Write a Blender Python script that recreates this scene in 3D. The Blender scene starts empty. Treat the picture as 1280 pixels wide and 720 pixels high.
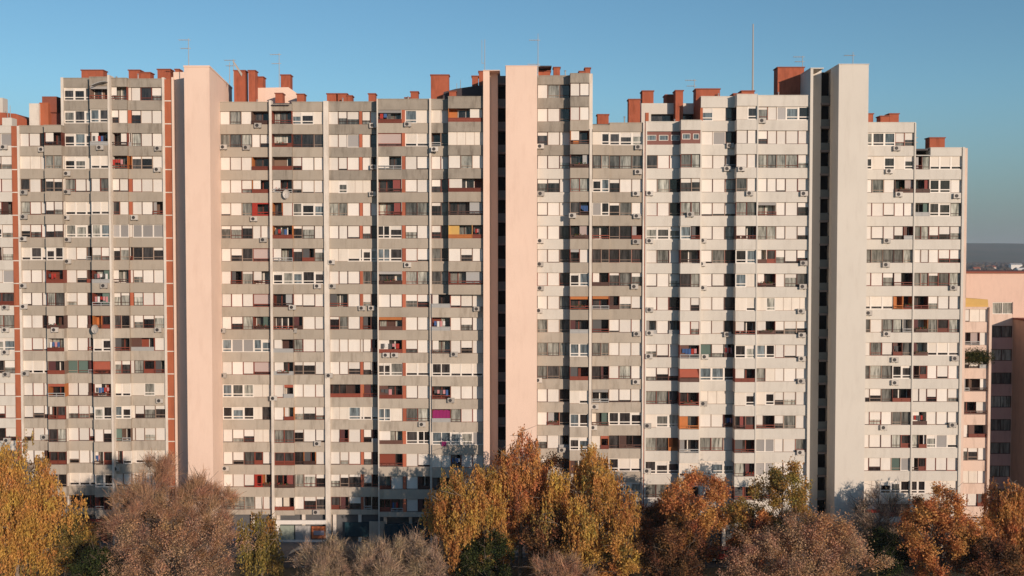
import bpy, math, random
import numpy as np
from mathutils import Vector

SC = bpy.context.scene
HAZE = 0.00008
COL = SC.collection
RAD = math.radians
random.seed(7)

# ------------------------------------------------------------------ camera geometry
F = 1250.0                       # focal length in photo pixels (photo is 1280 wide)
H = 35.3                         # camera height
PITCH = math.atan(40.0 / F)
CT, ST = math.cos(PITCH), math.sin(PITCH)

def X(px, Y, py=330.0):
    return (px - 640.0) * Y / (F * CT + (360 - py) * ST)

def Z(py, Y):
    dy = F * CT + (360 - py) * ST
    dz = -F * ST + (360 - py) * CT
    return H + Y / dy * dz

# ------------------------------------------------------------------ materials
MATS = {}
def newmat(name):
    m = bpy.data.materials.new(name); m.use_nodes = True
    nt = m.node_tree
    b = nt.nodes['Principled BSDF']
    return m, nt, b

def mat(name, col, rough=0.8, noise=0.0, nscale=2.0, streak=0.0, var=0.0, ribs=0.0, ribscale=(0, 0, 1), spec=0.3,
        grime=(0.4, 0.36, 0.33), fine=0.0):
    """procedural paint/concrete: base colour * blotches * vertical rain streaks * per object variation"""
    if name in MATS: return MATS[name]
    m, nt, b = newmat(name)
    N, L = nt.nodes, nt.links
    b.inputs['Roughness'].default_value = rough
    b.inputs['Specular IOR Level'].default_value = spec
    rgb = N.new('ShaderNodeRGB'); rgb.outputs[0].default_value = (*col, 1)
    cur = rgb.outputs[0]
    geo = N.new('ShaderNodeNewGeometry')
    def mult(a, fac_socket, lo):
        mr = N.new('ShaderNodeMapRange'); mr.inputs[1].default_value = 0.0; mr.inputs[2].default_value = 1.0
        mr.inputs[3].default_value = 1 - lo; mr.inputs[4].default_value = 1 + lo * 0.6
        L.new(fac_socket, mr.inputs[0])
        v = N.new('ShaderNodeVectorMath'); v.operation = 'SCALE'
        L.new(a, v.inputs[0]); L.new(mr.outputs[0], v.inputs['Scale'])
        return v.outputs[0]
    if noise:
        n = N.new('ShaderNodeTexNoise'); n.inputs['Scale'].default_value = nscale; n.inputs['Detail'].default_value = 5
        L.new(geo.outputs['Position'], n.inputs['Vector'])
        cur = mult(cur, n.outputs['Fac'], noise)
    if fine:
        n = N.new('ShaderNodeTexNoise'); n.inputs['Scale'].default_value = 14; n.inputs['Detail'].default_value = 2
        L.new(geo.outputs['Position'], n.inputs['Vector'])
        cur = mult(cur, n.outputs['Fac'], fine)
    if streak:
        mp = N.new('ShaderNodeMapping'); mp.inputs['Scale'].default_value = (1.1, 1.1, 0.22)
        L.new(geo.outputs['Position'], mp.inputs['Vector'])
        n = N.new('ShaderNodeTexNoise'); n.inputs['Scale'].default_value = 1.3; n.inputs['Detail'].default_value = 6
        n.inputs['Roughness'].default_value = 0.65
        L.new(mp.outputs[0], n.inputs['Vector'])
        rr = N.new('ShaderNodeMapRange'); rr.inputs[1].default_value = 0.50; rr.inputs[2].default_value = 0.72
        rr.inputs[3].default_value = 0; rr.inputs[4].default_value = streak
        L.new(n.outputs['Fac'], rr.inputs[0])
        mx = N.new('ShaderNodeMix'); mx.data_type = 'RGBA'; mx.blend_type = 'MULTIPLY'
        L.new(rr.outputs[0], mx.inputs[0]); L.new(cur, mx.inputs[6]); mx.inputs[7].default_value = (*grime, 1)
        cur = mx.outputs[2]
    if var:
        oi = N.new('ShaderNodeObjectInfo')
        cur = mult(cur, oi.outputs['Random'], var)
    if ribs:
        mp = N.new('ShaderNodeMapping'); mp.inputs['Scale'].default_value = ribscale
        L.new(geo.outputs['Position'], mp.inputs['Vector'])
        w = N.new('ShaderNodeTexWave'); w.wave_type = 'BANDS'; w.bands_direction = 'DIAGONAL'
        w.inputs['Scale'].default_value = 1.0
        L.new(mp.outputs[0], w.inputs['Vector'])
        cur = mult(cur, w.outputs['Fac'], ribs)
    L.new(cur, b.inputs['Base Color'])
    MATS[name] = m
    return m

CONC = mat('concrete_beige', (0.43, 0.365, 0.295), 0.9, noise=0.2, nscale=0.35, streak=0.3, fine=0.14, var=0.07)
CONC_TOP = mat('concrete_weathered', (0.365, 0.315, 0.26), 0.9, noise=0.3, nscale=0.8, streak=0.65, fine=0.2, var=0.1, grime=(0.36, 0.32, 0.29))
CONC_LOW = mat('concrete_cream', (0.48, 0.41, 0.335), 0.9, noise=0.18, nscale=0.55, streak=0.5, fine=0.12, var=0.05)
WHITEC = mat('render_offwhite', (0.66, 0.605, 0.535), 0.9, noise=0.12, nscale=0.4, streak=0.3, fine=0.08, var=0.03, grime=(0.6, 0.56, 0.52))
PEACH = mat('render_peach', (0.83, 0.61, 0.49), 0.9, noise=0.10, nscale=0.18, streak=0.3, fine=0.06, grime=(0.78, 0.72, 0.68))
CREAMT = mat('render_tower_offwhite', (0.68, 0.62, 0.545), 0.9, noise=0.09, nscale=0.15, streak=0.28, fine=0.04, grime=(0.75, 0.72, 0.7))
PINKC = mat('render_pink', (0.72, 0.54, 0.44), 0.9, noise=0.1, nscale=0.5, streak=0.4, fine=0.06)
MAUVE = mat('render_mauve', (0.60, 0.37, 0.33), 0.9, noise=0.1, nscale=0.5, streak=0.3)
PIER = mat('pier_offwhite', (0.76, 0.67, 0.58), 0.9, noise=0.2, nscale=0.8, streak=0.5, fine=0.1)
ORANGE = mat('panel_terracotta', (0.42, 0.125, 0.06), 0.85, noise=0.15, nscale=0.8, streak=0.4, var=0.05)
REDP = mat('panel_red', (0.45, 0.13, 0.07), 0.8, noise=0.1, streak=0.3, var=0.25)
BRICK = mat('brick_render_red', (0.42, 0.115, 0.06), 0.9, noise=0.25, nscale=1.3, streak=0.6, fine=0.2, var=0.08)
BRICKCAP = mat('chimney_cap', (0.27, 0.085, 0.055), 0.85, noise=0.2)
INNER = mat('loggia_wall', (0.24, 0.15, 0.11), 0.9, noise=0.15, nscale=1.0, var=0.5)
CORE = mat('inner_core', (0.12, 0.10, 0.09), 0.9, var=0.1)
ROOF = mat('roof_felt', (0.10, 0.09, 0.09), 0.9, noise=0.2)
ROOFD = mat('roof_dark_sheet', (0.06, 0.045, 0.05), 0.7, noise=0.2)
SHUT = mat('shutter_cream', (0.775, 0.705, 0.635), 0.6, var=0.13, noise=0.06, nscale=0.9, ribs=0.05, ribscale=(14, 0, 0), fine=0.05, streak=0.12)
SHUTG = mat('shutter_grey', (0.36, 0.335, 0.32), 0.6, var=0.3, ribs=0.12, ribscale=(14, 0, 0))
SHUTP = mat('shutter_pinkgrey', (0.48, 0.37, 0.34), 0.6, var=0.2, ribs=0.12, ribscale=(9, 0, 0))
WPVC = mat('pvc_white', (0.80, 0.72, 0.64), 0.45, var=0.06, noise=0.05)
WPAN = mat('panel_white', (0.76, 0.67, 0.575), 0.6, var=0.08, noise=0.06, nscale=1.2, streak=0.2)
BROWN = mat('frame_brown', (0.105, 0.05, 0.038), 0.6, var=0.5)
REDF = mat('frame_red', (0.21, 0.05, 0.03), 0.6, var=0.4)
WFRAME = mat('frame_beige', (0.36, 0.26, 0.2), 0.7, var=0.2)
DGREY = mat('metal_dark', (0.09, 0.085, 0.085), 0.5)
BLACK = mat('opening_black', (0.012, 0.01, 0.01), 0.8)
GREYM = mat('metal_grey', (0.38, 0.37, 0.36), 0.5)
ACW = mat('ac_white', (0.52, 0.47, 0.42), 0.5, var=0.3)
ACG = mat('ac_grille', (0.05, 0.045, 0.045), 0.6)
REDV = mat('panel_bright_red', (0.34, 0.03, 0.018), 0.6)
YEL = mat('panel_ochre', (0.58, 0.36, 0.11), 0.7, noise=0.1)
ORG = mat('panel_orange', (0.50, 0.17, 0.05), 0.7, noise=0.15, var=0.15)
MAG = mat('cloth_magenta', (0.30, 0.02, 0.13), 0.8, ribs=0.5, ribscale=(6, 0, 0))
TEAL = mat('curtain_green', (0.13, 0.19, 0.16), 0.8, ribs=0.4, ribscale=(7, 0, 0), var=0.3)
AWN = mat('awning_rust', (0.38, 0.10, 0.06), 0.8, noise=0.1)
TAN = mat('blind_tan', (0.42, 0.27, 0.16), 0.8, ribs=0.1, ribscale=(10, 0, 0))
MAROON = mat('panel_maroon', (0.10, 0.035, 0.035), 0.7)
BLUEP = mat('sheet_blue', (0.10, 0.16, 0.26), 0.6)
STRIPES = mat('cloth_red_stripes', (0.30, 0.08, 0.07), 0.8, ribs=0.95, ribscale=(5, 0, 0))

def glass_mat(name, dark, light, thresh):
    """window glass over curtains: glossy coat over a per-window curtain / dark room colour with vertical folds"""
    m, nt, b = newmat(name); N, L = nt.nodes, nt.links
    oi = N.new('ShaderNodeObjectInfo'); geo = N.new('ShaderNodeNewGeometry')
    ramp = N.new('ShaderNodeValToRGB')
    cr = ramp.color_ramp; cr.interpolation = 'LINEAR'
    cr.elements[0].position = 0.0; cr.elements[0].color = (*dark, 1)
    cr.elements[1].position = 1.0; cr.elements[1].color = (*light, 1)
    e = cr.elements.new(thresh); e.color = tuple((d * 0.6 + l * 0.4) for d, l in zip(dark, light)) + (1,)
    L.new(oi.outputs['Random'], ramp.inputs[0])
    mp = N.new('ShaderNodeMapping'); mp.inputs['Scale'].default_value = (1.0, 1.0, 0.12)
    L.new(geo.outputs['Position'], mp.inputs['Vector'])
    n = N.new('ShaderNodeTexNoise'); n.inputs['Scale'].default_value = 3.2; n.inputs['Detail'].default_value = 4
    n.inputs['Roughness'].default_value = 0.7
    L.new(mp.outputs[0], n.inputs['Vector'])
    mr = N.new('ShaderNodeMapRange'); mr.inputs[1].default_value = 0.35; mr.inputs[2].default_value = 0.65
    mr.inputs[3].default_value = 0.30; mr.inputs[4].default_value = 1.45
    L.new(n.outputs['Fac'], mr.inputs[0])
    v = N.new('ShaderNodeVectorMath'); v.operation = 'SCALE'
    L.new(ramp.outputs[0], v.inputs[0]); L.new(mr.outputs[0], v.inputs['Scale'])
    L.new(v.outputs[0], b.inputs['Base Color'])
    b.inputs['Roughness'].default_value = 0.08
    b.inputs['Specular IOR Level'].default_value = 0.5
    return m
GLASS = glass_mat('glass_curtained', (0.09, 0.085, 0.078), (0.46, 0.445, 0.385), 0.45)
GLASSD = glass_mat('glass_dark', (0.015, 0.012, 0.012), (0.075, 0.065, 0.062), 0.5)
GLASSB = glass_mat('glass_sky', (0.11, 0.135, 0.15), (0.20, 0.235, 0.25), 0.5)

# ------------------------------------------------------------------ mesh helpers
class MB:
    def __init__(s): s.v = []; s.f = []; s.m = []
    def box(s, x0, x1, y0, y1, z0, z1, mi=0):
        if x0 > x1: x0, x1 = x1, x0
        if z0 > z1: z0, z1 = z1, z0
        n = len(s.v)
        s.v += [(x0, y0, z0), (x1, y0, z0), (x1, y1, z0), (x0, y1, z0), (x0, y0, z1), (x1, y0, z1), (x1, y1, z1), (x0, y1, z1)]
        s.f += [(n, n+3, n+2, n+1), (n+4, n+5, n+6, n+7), (n, n+1, n+5, n+4), (n+1, n+2, n+6, n+5), (n+2, n+3, n+7, n+6), (n+3, n, n+4, n+7)]
        s.m += [mi] * 6
    def prism(s, pts, y0, y1, mi=0):
        """polygon in xz extruded along y"""
        n = len(s.v); k = len(pts)
        s.v += [(x, y0, z) for x, z in pts] + [(x, y1, z) for x, z in pts]
        s.f.append(tuple(n + i for i in range(k))); s.f.append(tuple(n + k + i for i in reversed(range(k))))
        for i in range(k):
            j = (i + 1) % k
            s.f.append((n + i, n + k + i, n + k + j, n + j))
        s.m += [mi] * (k + 2)
    def prismx(s, pts, x0, x1, mi=0):
        """polygon in yz extruded along x"""
        n = len(s.v); k = len(pts)
        s.v += [(x0, y, z) for y, z in pts] + [(x1, y, z) for y, z in pts]
        s.f.append(tuple(n + i for i in range(k))); s.f.append(tuple(n + k + i for i in reversed(range(k))))
        for i in range(k):
            j = (i + 1) % k
            s.f.append((n + i, n + j, n + k + j, n + k + i))
        s.m += [mi] * (k + 2)
    def tube(s, p, q, r0, r1=None, sides=6, mi=0):
        r1 = r0 if r1 is None else r1
        p = Vector(p); q = Vector(q); d = (q - p)
        if d.length < 1e-6: return
        d.normalize()
        a = Vector((0, 0, 1)) if abs(d.z) < 0.9 else Vector((1, 0, 0))
        u = d.cross(a).normalized(); w = d.cross(u)
        n = len(s.v)
        for c, r in ((p, r0), (q, r1)):
            for i in range(sides):
                t = 2 * math.pi * i / sides
                s.v.append(tuple(c + u * (r * math.cos(t)) + w * (r * math.sin(t))))
        for i in range(sides):
            j = (i + 1) % sides
            s.f.append((n + i, n + j, n + sides + j, n + sides + i))
        s.f.append(tuple(n + i for i in reversed(range(sides)))); s.f.append(tuple(n + sides + i for i in range(sides)))
        s.m += [mi] * (sides + 2)
    def build(s, name, mats, parent=None):
        me = bpy.data.meshes.new(name)
        me.from_pydata(s.v, [], s.f)
        if not isinstance(mats, (list, tuple)): mats = [mats]
        for m in mats: me.materials.append(m)
        if len(mats) > 1: me.polygons.foreach_set('material_index', s.m)
        o = bpy.data.objects.new(name, me); COL.objects.link(o)
        if parent is not None: o.parent = parent
        return o

def B1(name, m, parent, *a):
    b = MB(); b.box(*a); return b.build(name, m, parent)

def tag(o, label=None, cat=None, group=None, kind=None):
    if label: o['label'] = label
    if cat: o['category'] = cat
    if group: o['group'] = group
    if kind: o['kind'] = kind
    return o

def empty(name, loc=(0, 0, 0)):
    o = bpy.data.objects.new(name, None); o.location = loc; COL.objects.link(o)
    o.empty_display_size = 0.5
    return o

# ------------------------------------------------------------------ facade cells
# every cell is one window, shuttered window, infill or loggia between two parapets
def frame_bars(b, x0, x1, z0, z1, y0, y1, t, mid=None, mids=()):
    b.box(x0, x0 + t, y0, y1, z0, z1); b.box(x1 - t, x1, y0, y1, z0, z1)
    b.box(x0 + t, x1 - t, y0, y1, z1 - t, z1); b.box(x0 + t, x1 - t, y0, y1, z0, z0 + t)
    if mid: b.box(x0 + t, x1 - t, y0 + .004, y1, mid - t / 2, mid + t / 2)
    for m in mids: b.box(m - t / 2, m + t / 2, y0 + .002, y1, z0 + t, z1 - t)

def cell(code, root, x0, x1, Y, z0, z1, rnd, pale):
    """Y is the bay's front plane; cells sit slightly behind it."""
    w = x1 - x0; h = z1 - z0
    yf = Y + 0.17
    fr = rnd.choice([BROWN, BROWN, REDF, WFRAME] if pale else [BROWN, BROWN, REDF, WFRAME, WFRAME])
    t = 0.055
    def shutter(name_parent, za, zb, m=SHUT):
        off = rnd.uniform(0.0, 0.03)
        return B1('shutter', m, name_parent, x0 + t, x1 - t, yf + .03 + off, yf + .07 + off, za, zb - t)
    def pane(parent, za, zb, m=GLASS, a=None, c=None):
        return B1('pane', m, parent, (x0 + t) if a is None else a, (x1 - t) if c is None else c, yf + .10, yf + .13, za, zb)
    if code == 'W':
        b = MB(); sill = t * rnd.uniform(0.4, 1.6)
        b.box(x0, x0 + t, yf, yf + .14, z0, z1); b.box(x1 - t, x1, yf, yf + .14, z0, z1)
        b.box(x0 + t, x1 - t, yf, yf + .14, z0, z0 + sill)
        b.box(x0 + t, x1 - t, yf + .08, yf + .14, z0 + sill, z1)
        o = b.build('shuttered_window', fr, root); shutter(o, z0 + sill + .004, z1 + t * .9)
    elif code in 'THS':
        fac = {'T': rnd.uniform(.84, .93), 'H': rnd.uniform(.5, .7), 'S': rnd.uniform(.2, .36)}[code]
        b = MB(); frame_bars(b, x0, x1, z0, z1, yf, yf + .16, t, mid=z0 + .26 * h if code != 'T' else None)
        o = b.build('window', fr, root)
        zs = z1 - fac * h
        shutter(o, zs, z1)
        pane(o, z0 + t, zs, rnd.choice([GLASS, GLASSD] if code != 'T' else [GLASSD]))
    elif code in 'GgE':
        b = MB(); frame_bars(b, x0, x1, z0, z1, yf, yf + .16, t, mid=z0 + .2 * h, mids=(x0 + w / 2,) if w > 1.6 else ())
        o = b.build('window', fr, root)
        pane(o, z0 + t, z1 - t, {'G': GLASS, 'g': GLASSD, 'E': TEAL}[code])
    elif code == 'P':
        b = MB(); f = 0.11
        if w > 1.5: mids = (x0 + w / 2,)
        else: mids = ()
        frame_bars(b, x0, x1, z0, z1, yf, yf + .16, f, mid=z0 + .24 * h, mids=mids)
        o = b.build('white_window', WPVC, root)
        pane(o, z0 + f, z1 - f, rnd.choice([GLASS, GLASSD, GLASSB, GLASSD]), x0 + f, x1 - f)
        if rnd.random() < .45:
            B1('shutter', SHUT, o, x0 + f, x1 - f, yf + .04, yf + .08, z1 - rnd.uniform(.15, .4) * h, z1 - f)
    elif code == 'p':
        b = MB(); f = 0.09
        frame_bars(b, x0, x1, z0, z1, yf, yf + .16, f, mid=z0 + .24 * h)
        o = b.build('white_window', WPVC, root)
        B1('shutter', WPAN, o, x0 + f, x1 - f, yf + .04, yf + .08, z0 + .27 * h, z1 - f)
        pane(o, z0 + f, z0 + .22 * h, GLASSD, x0 + f, x1 - f)
    elif code == 'Y':
        b = MB(); frame_bars(b, x0, x1, z0, z1, yf, yf + .16, .08, mid=None)
        o = b.build('white_window', WPVC, root)
        B1('shutter', SHUTG, o, x0 + .08, x1 - .08, yf + .04, yf + .08, z0 + .08, z1 - .08)
    elif code == 'J':
        b = MB(); frame_bars(b, x0, x1, z0, z1, yf, yf + .16, .09, mid=z0 + .2 * h, mids=())
        o = b.build('window', REDF, root)
        B1('shutter', SHUTP, o, x0 + .09, x1 - .09, yf + .04, yf + .08, z0 + .23 * h, z1 - .09)
        pane(o, z0 + .09, z0 + .18 * h, GLASSD, x0 + .09, x1 - .09)
    elif code == 'B':
        b = MB(); b.box(x0, x1, yf, yf + .12, z0, z1)
        n = max(1, round(w / 1.1))
        o = b.build('infill_panel', WPAN, root)
        r = MB()
        for i in range(1, n): r.box(x0 + w * i / n - .02, x0 + w * i / n + .02, yf - .015, yf, z0 + .02, z1 - .02)
        r.box(x0 + .02, x1 - .02, yf - .03, yf, z0, z0 + .05)
        r.build('joint_strip', WFRAME, o)
    elif code == 'R' and w > .8:
        b = MB(); frame_bars(b, x0, x1, z0, z1, yf, yf + .16, .09, mid=z0 + .3 * h, mids=(x0 + w / 2,) if w > 1.4 else ())
        o = b.build('window', REDF, root)
        B1('lower_panel', REDF, o, x0 + .09, x1 - .09, yf + .05, yf + .09, z0 + .09, z0 + .28 * h)
        pane(o, z0 + .3 * h, z1 - .09, GLASSD, x0 + .09, x1 - .09)
    elif code == 'R':
        b = MB(); b.box(x0, x1, Y + .03, Y + .3, z0, z1)
        b.build('coloured_panel', REDP, root)
    elif code == 'X':
        b = MB(); b.box(x0, x1, yf, yf + .12, z0, z0 + .32 * h); b.box(x0, x1, yf, yf + .12, z0 + .74 * h, z1)
        b.box(x0, x0 + .16, yf, yf + .12, z0 + .32 * h, z0 + .74 * h); b.box(x1 - .16, x1, yf, yf + .12, z0 + .32 * h, z0 + .74 * h)
        o = b.build('window', MATS['frame_red_matte'], root)
        f = MB(); frame_bars(f, x0 + .16, x1 - .16, z0 + .32 * h, z0 + .74 * h, yf - .02, yf + .1, .06); f.build('frame', WPVC, o)
        pane(o, z0 + .33 * h, z0 + .73 * h, GLASSB, x0 + .18, x1 - .18)
    else:
        # loggias: recessed room with back wall, door, side partitions and a railing
        dep = 1.25
        if code in 'OD': LOGGIAS.append((CUR[0], CUR[1], x0, x1, Y, z0, z1))
        yb = Y + dep
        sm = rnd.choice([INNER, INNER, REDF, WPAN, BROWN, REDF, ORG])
        b = MB()
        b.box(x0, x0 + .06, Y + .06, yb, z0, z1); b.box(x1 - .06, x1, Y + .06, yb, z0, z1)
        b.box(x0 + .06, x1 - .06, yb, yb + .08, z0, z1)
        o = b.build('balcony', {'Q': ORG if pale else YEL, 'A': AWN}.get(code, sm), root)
        # back glazing
        n = max(1, round(w / .95))
        dm = GLASSD if rnd.random() < .7 else GLASS; fm = rnd.choice([REDF, BROWN, WPVC])
        for i in range(n):
            a = x0 + .1 + (w - .2) * i / n; c = x0 + .1 + (w - .2) * (i + 1) / n
            if rnd.random() < (.85 if code in 'DO' else .5):
                fb = MB(); frame_bars(fb, a, c, z0 + .01, z1 - .06, yb - .09, yb - .012, .06)
                fb.box(a + .05, c - .05, yb - .05, yb - .02, z0 + .02, z0 + .06)
                fb.build('door_frame', fm, o); B1('door', dm, o, a + .06, c - .06, yb - .05, yb - .03, z0 + .07, z1 - .12)
        # railing
        rm = {'V': REDV, 'Q': ORG}.get(code) or rnd.choice([BROWN, REDF, REDF, BROWN, GREYM])
        r = MB()
        r.box(x0, x1, Y - .02, Y + .03, z0 + .24 * h, z0 + .30 * h)
        r.box(x0, x1, Y - .015, Y + .02, z0 + .07 * h, z0 + .12 * h)
        for i in range(n + 1):
            xx = x0 + .03 + (w - .06) * i / n
            r.box(xx - .03, xx + .03, Y - .01, Y + .015, z0, z0 + .30 * h)
        if rnd.random() < .45: r.box(x0 + .02, x1 - .02, Y + .035, Y + .06, z0, z0 + .27 * h)
        r.build('railing', rm, o)
        q = rnd.random()
        if code == 'V':
            v = MB(); frame_bars(v, x0, x1, z0, z1, Y + .02, Y + .14, .16); v.box(x0 + .16, x0 + .3 * w, Y + .03, Y + .1, z0 + .1, z1 - .1)
            v.build('frame', REDV, o)
        elif code == 'M':
            v = MB()
            for i in range(10):
                v.box(x0 + .1 + (w - .2) * i / 10, x0 + .1 + (w - .2) * (i + 1) / 10, Y + .10 + .05 * (i % 2), Y + .18 + .05 * (i % 2), z0 + .1, z1 - .12 - .08 * (i % 3 == 0))
            v.build('curtain', MAG, o)
        elif code == 'Q':
            B1('curtain', ORG if pale else YEL, o, x0 + .05, x0 + w * .45, Y + .4, Y + .45, z0 + .1, z1 - .05)
        elif code == 'A':
            v = MB(); v.prismx([(Y + .05, z0 + .35 * h), (Y + .1, z0 + .35 * h), (Y + .35, z1 - .03), (Y + .3, z1 - .03)], x0 + .08, x1 - .08)
            v.build('awning', AWN, o)
        elif code == 'O' and q < .30:
            B1('shutter', SHUT, o, x0 + .1, x0 + w * rnd.uniform(.35, .5), yf + .05, yf + .09, z0 + rnd.uniform(0, .4) * h, z1)
        elif code == 'O' and q < .5:
            B1('curtain', rnd.choice([SHUT, STRIPES, TEAL, SHUTP, GREYM]), o, x1 - w * rnd.uniform(.3, .5), x1 - .1, Y + .3, Y + .33, z0 + .15 * h, z1 - .06)
        elif code == 'O' and q < .62:
            B1('awning', rnd.choice([AWN, ORG, SHUTG]), o, x0 + .06, x1 - .06, Y + .10, Y + .14, z1 - .22 * h, z1)
        elif code == 'D':
            B1('shutter', rnd.choice([BROWN, SHUTG, MAROON, DGREY]), o, x0 + .06, x0 + w * rnd.uniform(.25, .6), Y + .25, Y + .3, z0, z1)

mat('frame_red_matte', (0.24, 0.105, 0.085), 0.8, noise=0.1)

LOGGIAS = []; CUR = [None, 0]
BAYINFO = []      # for placing air conditioners: (block phrase, column no, x0,x1, Y, fn)
def bay(root, info, x0, x1, Y, slots, rows, k0, zt, wh, wallm, rnd, roof_z, topm=None, last_bottom=None, depth=1.4, pale=False, lowm=None, nrows=19):
    """one vertical bay: parapets between storeys and cells in each storey.  rows: list of code lists, one per storey from k0"""
    a, c = X(x0, Y), X(x1, Y)
    edges = []
    n = len(slots)
    for i in range(n + 1):
        if i == 0: e = x0
        elif i == n: e = x1
        else: e = (slots[i - 1][1] + slots[i][0]) / 2
        edges.append(X(e, Y))
    kk = k0
    for r, row in enumerate(rows):
        k = k0 + r; CUR[0] = info; CUR[1] = k
        top = zt(k); bot = top - wh
        up = roof_z if r == 0 else zt(k - 1) - wh
        # parapet above this storey
        m = (topm or wallm) if r == 0 else (lowm if (lowm and k > 11) else wallm)
        if topm and r in (1, 2, 3): m = topm if rnd.random() < .8 else wallm
        p = MB(); p.box(a, c, Y, Y + depth, top, up)
        if r == 0: p.box(a - .03, c + .03, Y - .04, Y + depth, up, up + .08)
        o = p.build('parapet', m, root)
        # cells, merging runs
        i = 0
        row = list(row)
        while i < n:
            j = i + 1
            if row[i] in 'ODVQAMJBR':
                while j < n and row[j] == row[i]: j += 1
            cell(row[i], root, edges[i], edges[j], Y, bot, top, rnd, pale)
            i = j
    # wall below the last storey
    lb = last_bottom if last_bottom is not None else 3.4
    k = k0 + len(rows) - 1
    p = MB(); p.box(a, c, Y, Y + depth, lb, zt(k) - wh); p.build('parapet', lowm or wallm, root)
    BAYINFO.append((info, a, c, Y))
    return a, c

def parse(s):
    return [list(r.replace('|', '').replace(' ', '')) for r in s.strip().split('\n')]

def lin(p1, k1, p2, k2, Y):
    z1, z2 = Z(p1, Y), Z(p2, Y)
    return lambda k: z1 + (z2 - z1) * (k - k1) / (k2 - k1)

YL = 122.5; YD = 118.9
ztL = lin(109, 1, 619, 19, YL)
ztC = lin(139, 1, 621, 18, YL)
ztD = lin(105.7, 1, 602, 18, YD)
ztE = lin(134.4, 2, 605.5, 18, YD)     # storey numbers aligned with the D block
ztF = lin(195, 3, 572.4, 16, YD)
WHL, WHD = 1.60, 1.58

GB = 'apartment blocks joined into one long slab'
def block(label, px, Y):
    o = empty('apartment_block', (X(px, Y), Y, 0))
    tag(o, label, 'apartment block', GB)
    return o

def core(root, x0, x1, Y, top, back=15.0, z0=0.0, m=CORE, name='wall'):
    """solid body behind the bays; its outer sides and back are visible from elsewhere"""
    b = MB(); b.box(x0, x1, Y, Y + back, z0, top, 0)
    o = b.build(name, m, root)
    return o

def fix(root):
    """children were modelled in world space: keep them there"""
    for ch in root.children: ch.location = (ch.location[0] - root.location[0], ch.location[1] - root.location[1], ch.location[2] - root.location[2])

def roof(root, x0, x1, Y, top, back=13.6):
    b = MB(); b.box(x0, x1, Y, Y + back, top - .25, top - .05)
    o = b.build('roof', ROOF, root)
    n = max(1, int((x1 - x0) / 5)); r3_ = random.Random(int(x0 * 10))
    for i in range(n):
        xx = x0 + (x1 - x0) * (i + r3_.uniform(.2, .8)) / n; yy = Y + r3_.uniform(1, 4)
        v = MB(); hh = r3_.uniform(.5, 1.1); v.tube((xx, yy, top - .1), (xx, yy, top + hh), .07, .07, 8); v.tube((xx, yy, top + hh), (xx, yy, top + hh + .12), .16, .03, 8); v.build('vent_pipe', GREYM, o)
    return o

def chimney(roofo, px0, px1, py0, py1, Y, m=None, cap=True, dep=1.3):
    a, c = X(px0, Y, 110), X(px1, Y, 110)
    z1, z0 = Z(py0, Y), Z(py1, Y)
    b = MB(); b.box(a, c, Y, Y + dep, z0 - 1.2, z1 - .12, 0)
    if cap:
        b.box(a - .09, c + .09, Y - .09, Y + dep + .09, z1 - .12, z1, 1)
    return b.build('chimney', [m or BRICK, BRICKCAP], roofo)

def pier(root, px0, px1, Y, z1, z0=0.0, m=None, yd=0.35, name='pier'):
    return B1(name, m or PIER, root, X(px0, Y), X(px1, Y), Y, Y + yd, z0, z1)

rnd = random.Random(11)
TOPC = CONC_TOP

# ---------------------------------------------------------------- far-left white block
rW = block('off-white apartment block cut by the left edge of the photo, with terracotta stripe', 5, YL)
zr = Z(157.5, YL)
rows = parse('''
WWY
WHH
WWW
WHD
WPH
WOH
WWY
WRR
WGG
WPP
WgH
WWW
WHW
WgH
WWD
WGH
WWW''')
bay(rW, ('far-left white block', 1), -45, 16.5, YL, [(-44, -16), (-15, 2), (3, 16)], rows, 3, ztL, WHL, WHITEC, rnd, zr, pale=True)
core(rW, X(-45, YL), X(25, YL), YL + 1.4, zr - .3)
rf = roof(rW, X(-45, YL), X(25, YL), YL + .3, zr)
chimney(rf, 2, 14, 146, 157, YL + 1.5, WHITEC, cap=False)
b = MB(); y0 = YL + 4
b.prism([(X(-30, y0), Z(160, y0)), (X(38, y0), Z(160, y0)), (X(36, y0), Z(149, y0)), (X(22, y0), Z(142, y0)), (X(-30, y0), Z(138, y0))], y0, y0 + 5)
b.build('penthouse', BRICK, rf)
chimney(rf, -8, 3, 121, 140, YL + 4.5, WHITEC, cap=False)
def stripe(root, px0, px1, Y, k0, k1, zt, top):
    b = MB(); b.box(X(px0, Y), X(px1, Y), Y - .02, Y + .5, 3.2, top)
    o = b.build('coloured_stripe', ORANGE, root)
    for k in range(k0, k1 + 1):
        z = zt(k) - WHL * 1.02
        B1('joint_strip', PIER, o, X(px0, Y), X(px1, Y), Y - .045, Y + .1, z - .09, z + .03)
    return o
stripe(rW, 16.8, 23.6, YL, 3, 18, ztL, zr)
pier(rW, 23.6, 26.2, YL - .1, zr, yd=.8)
fix(rW)

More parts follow.
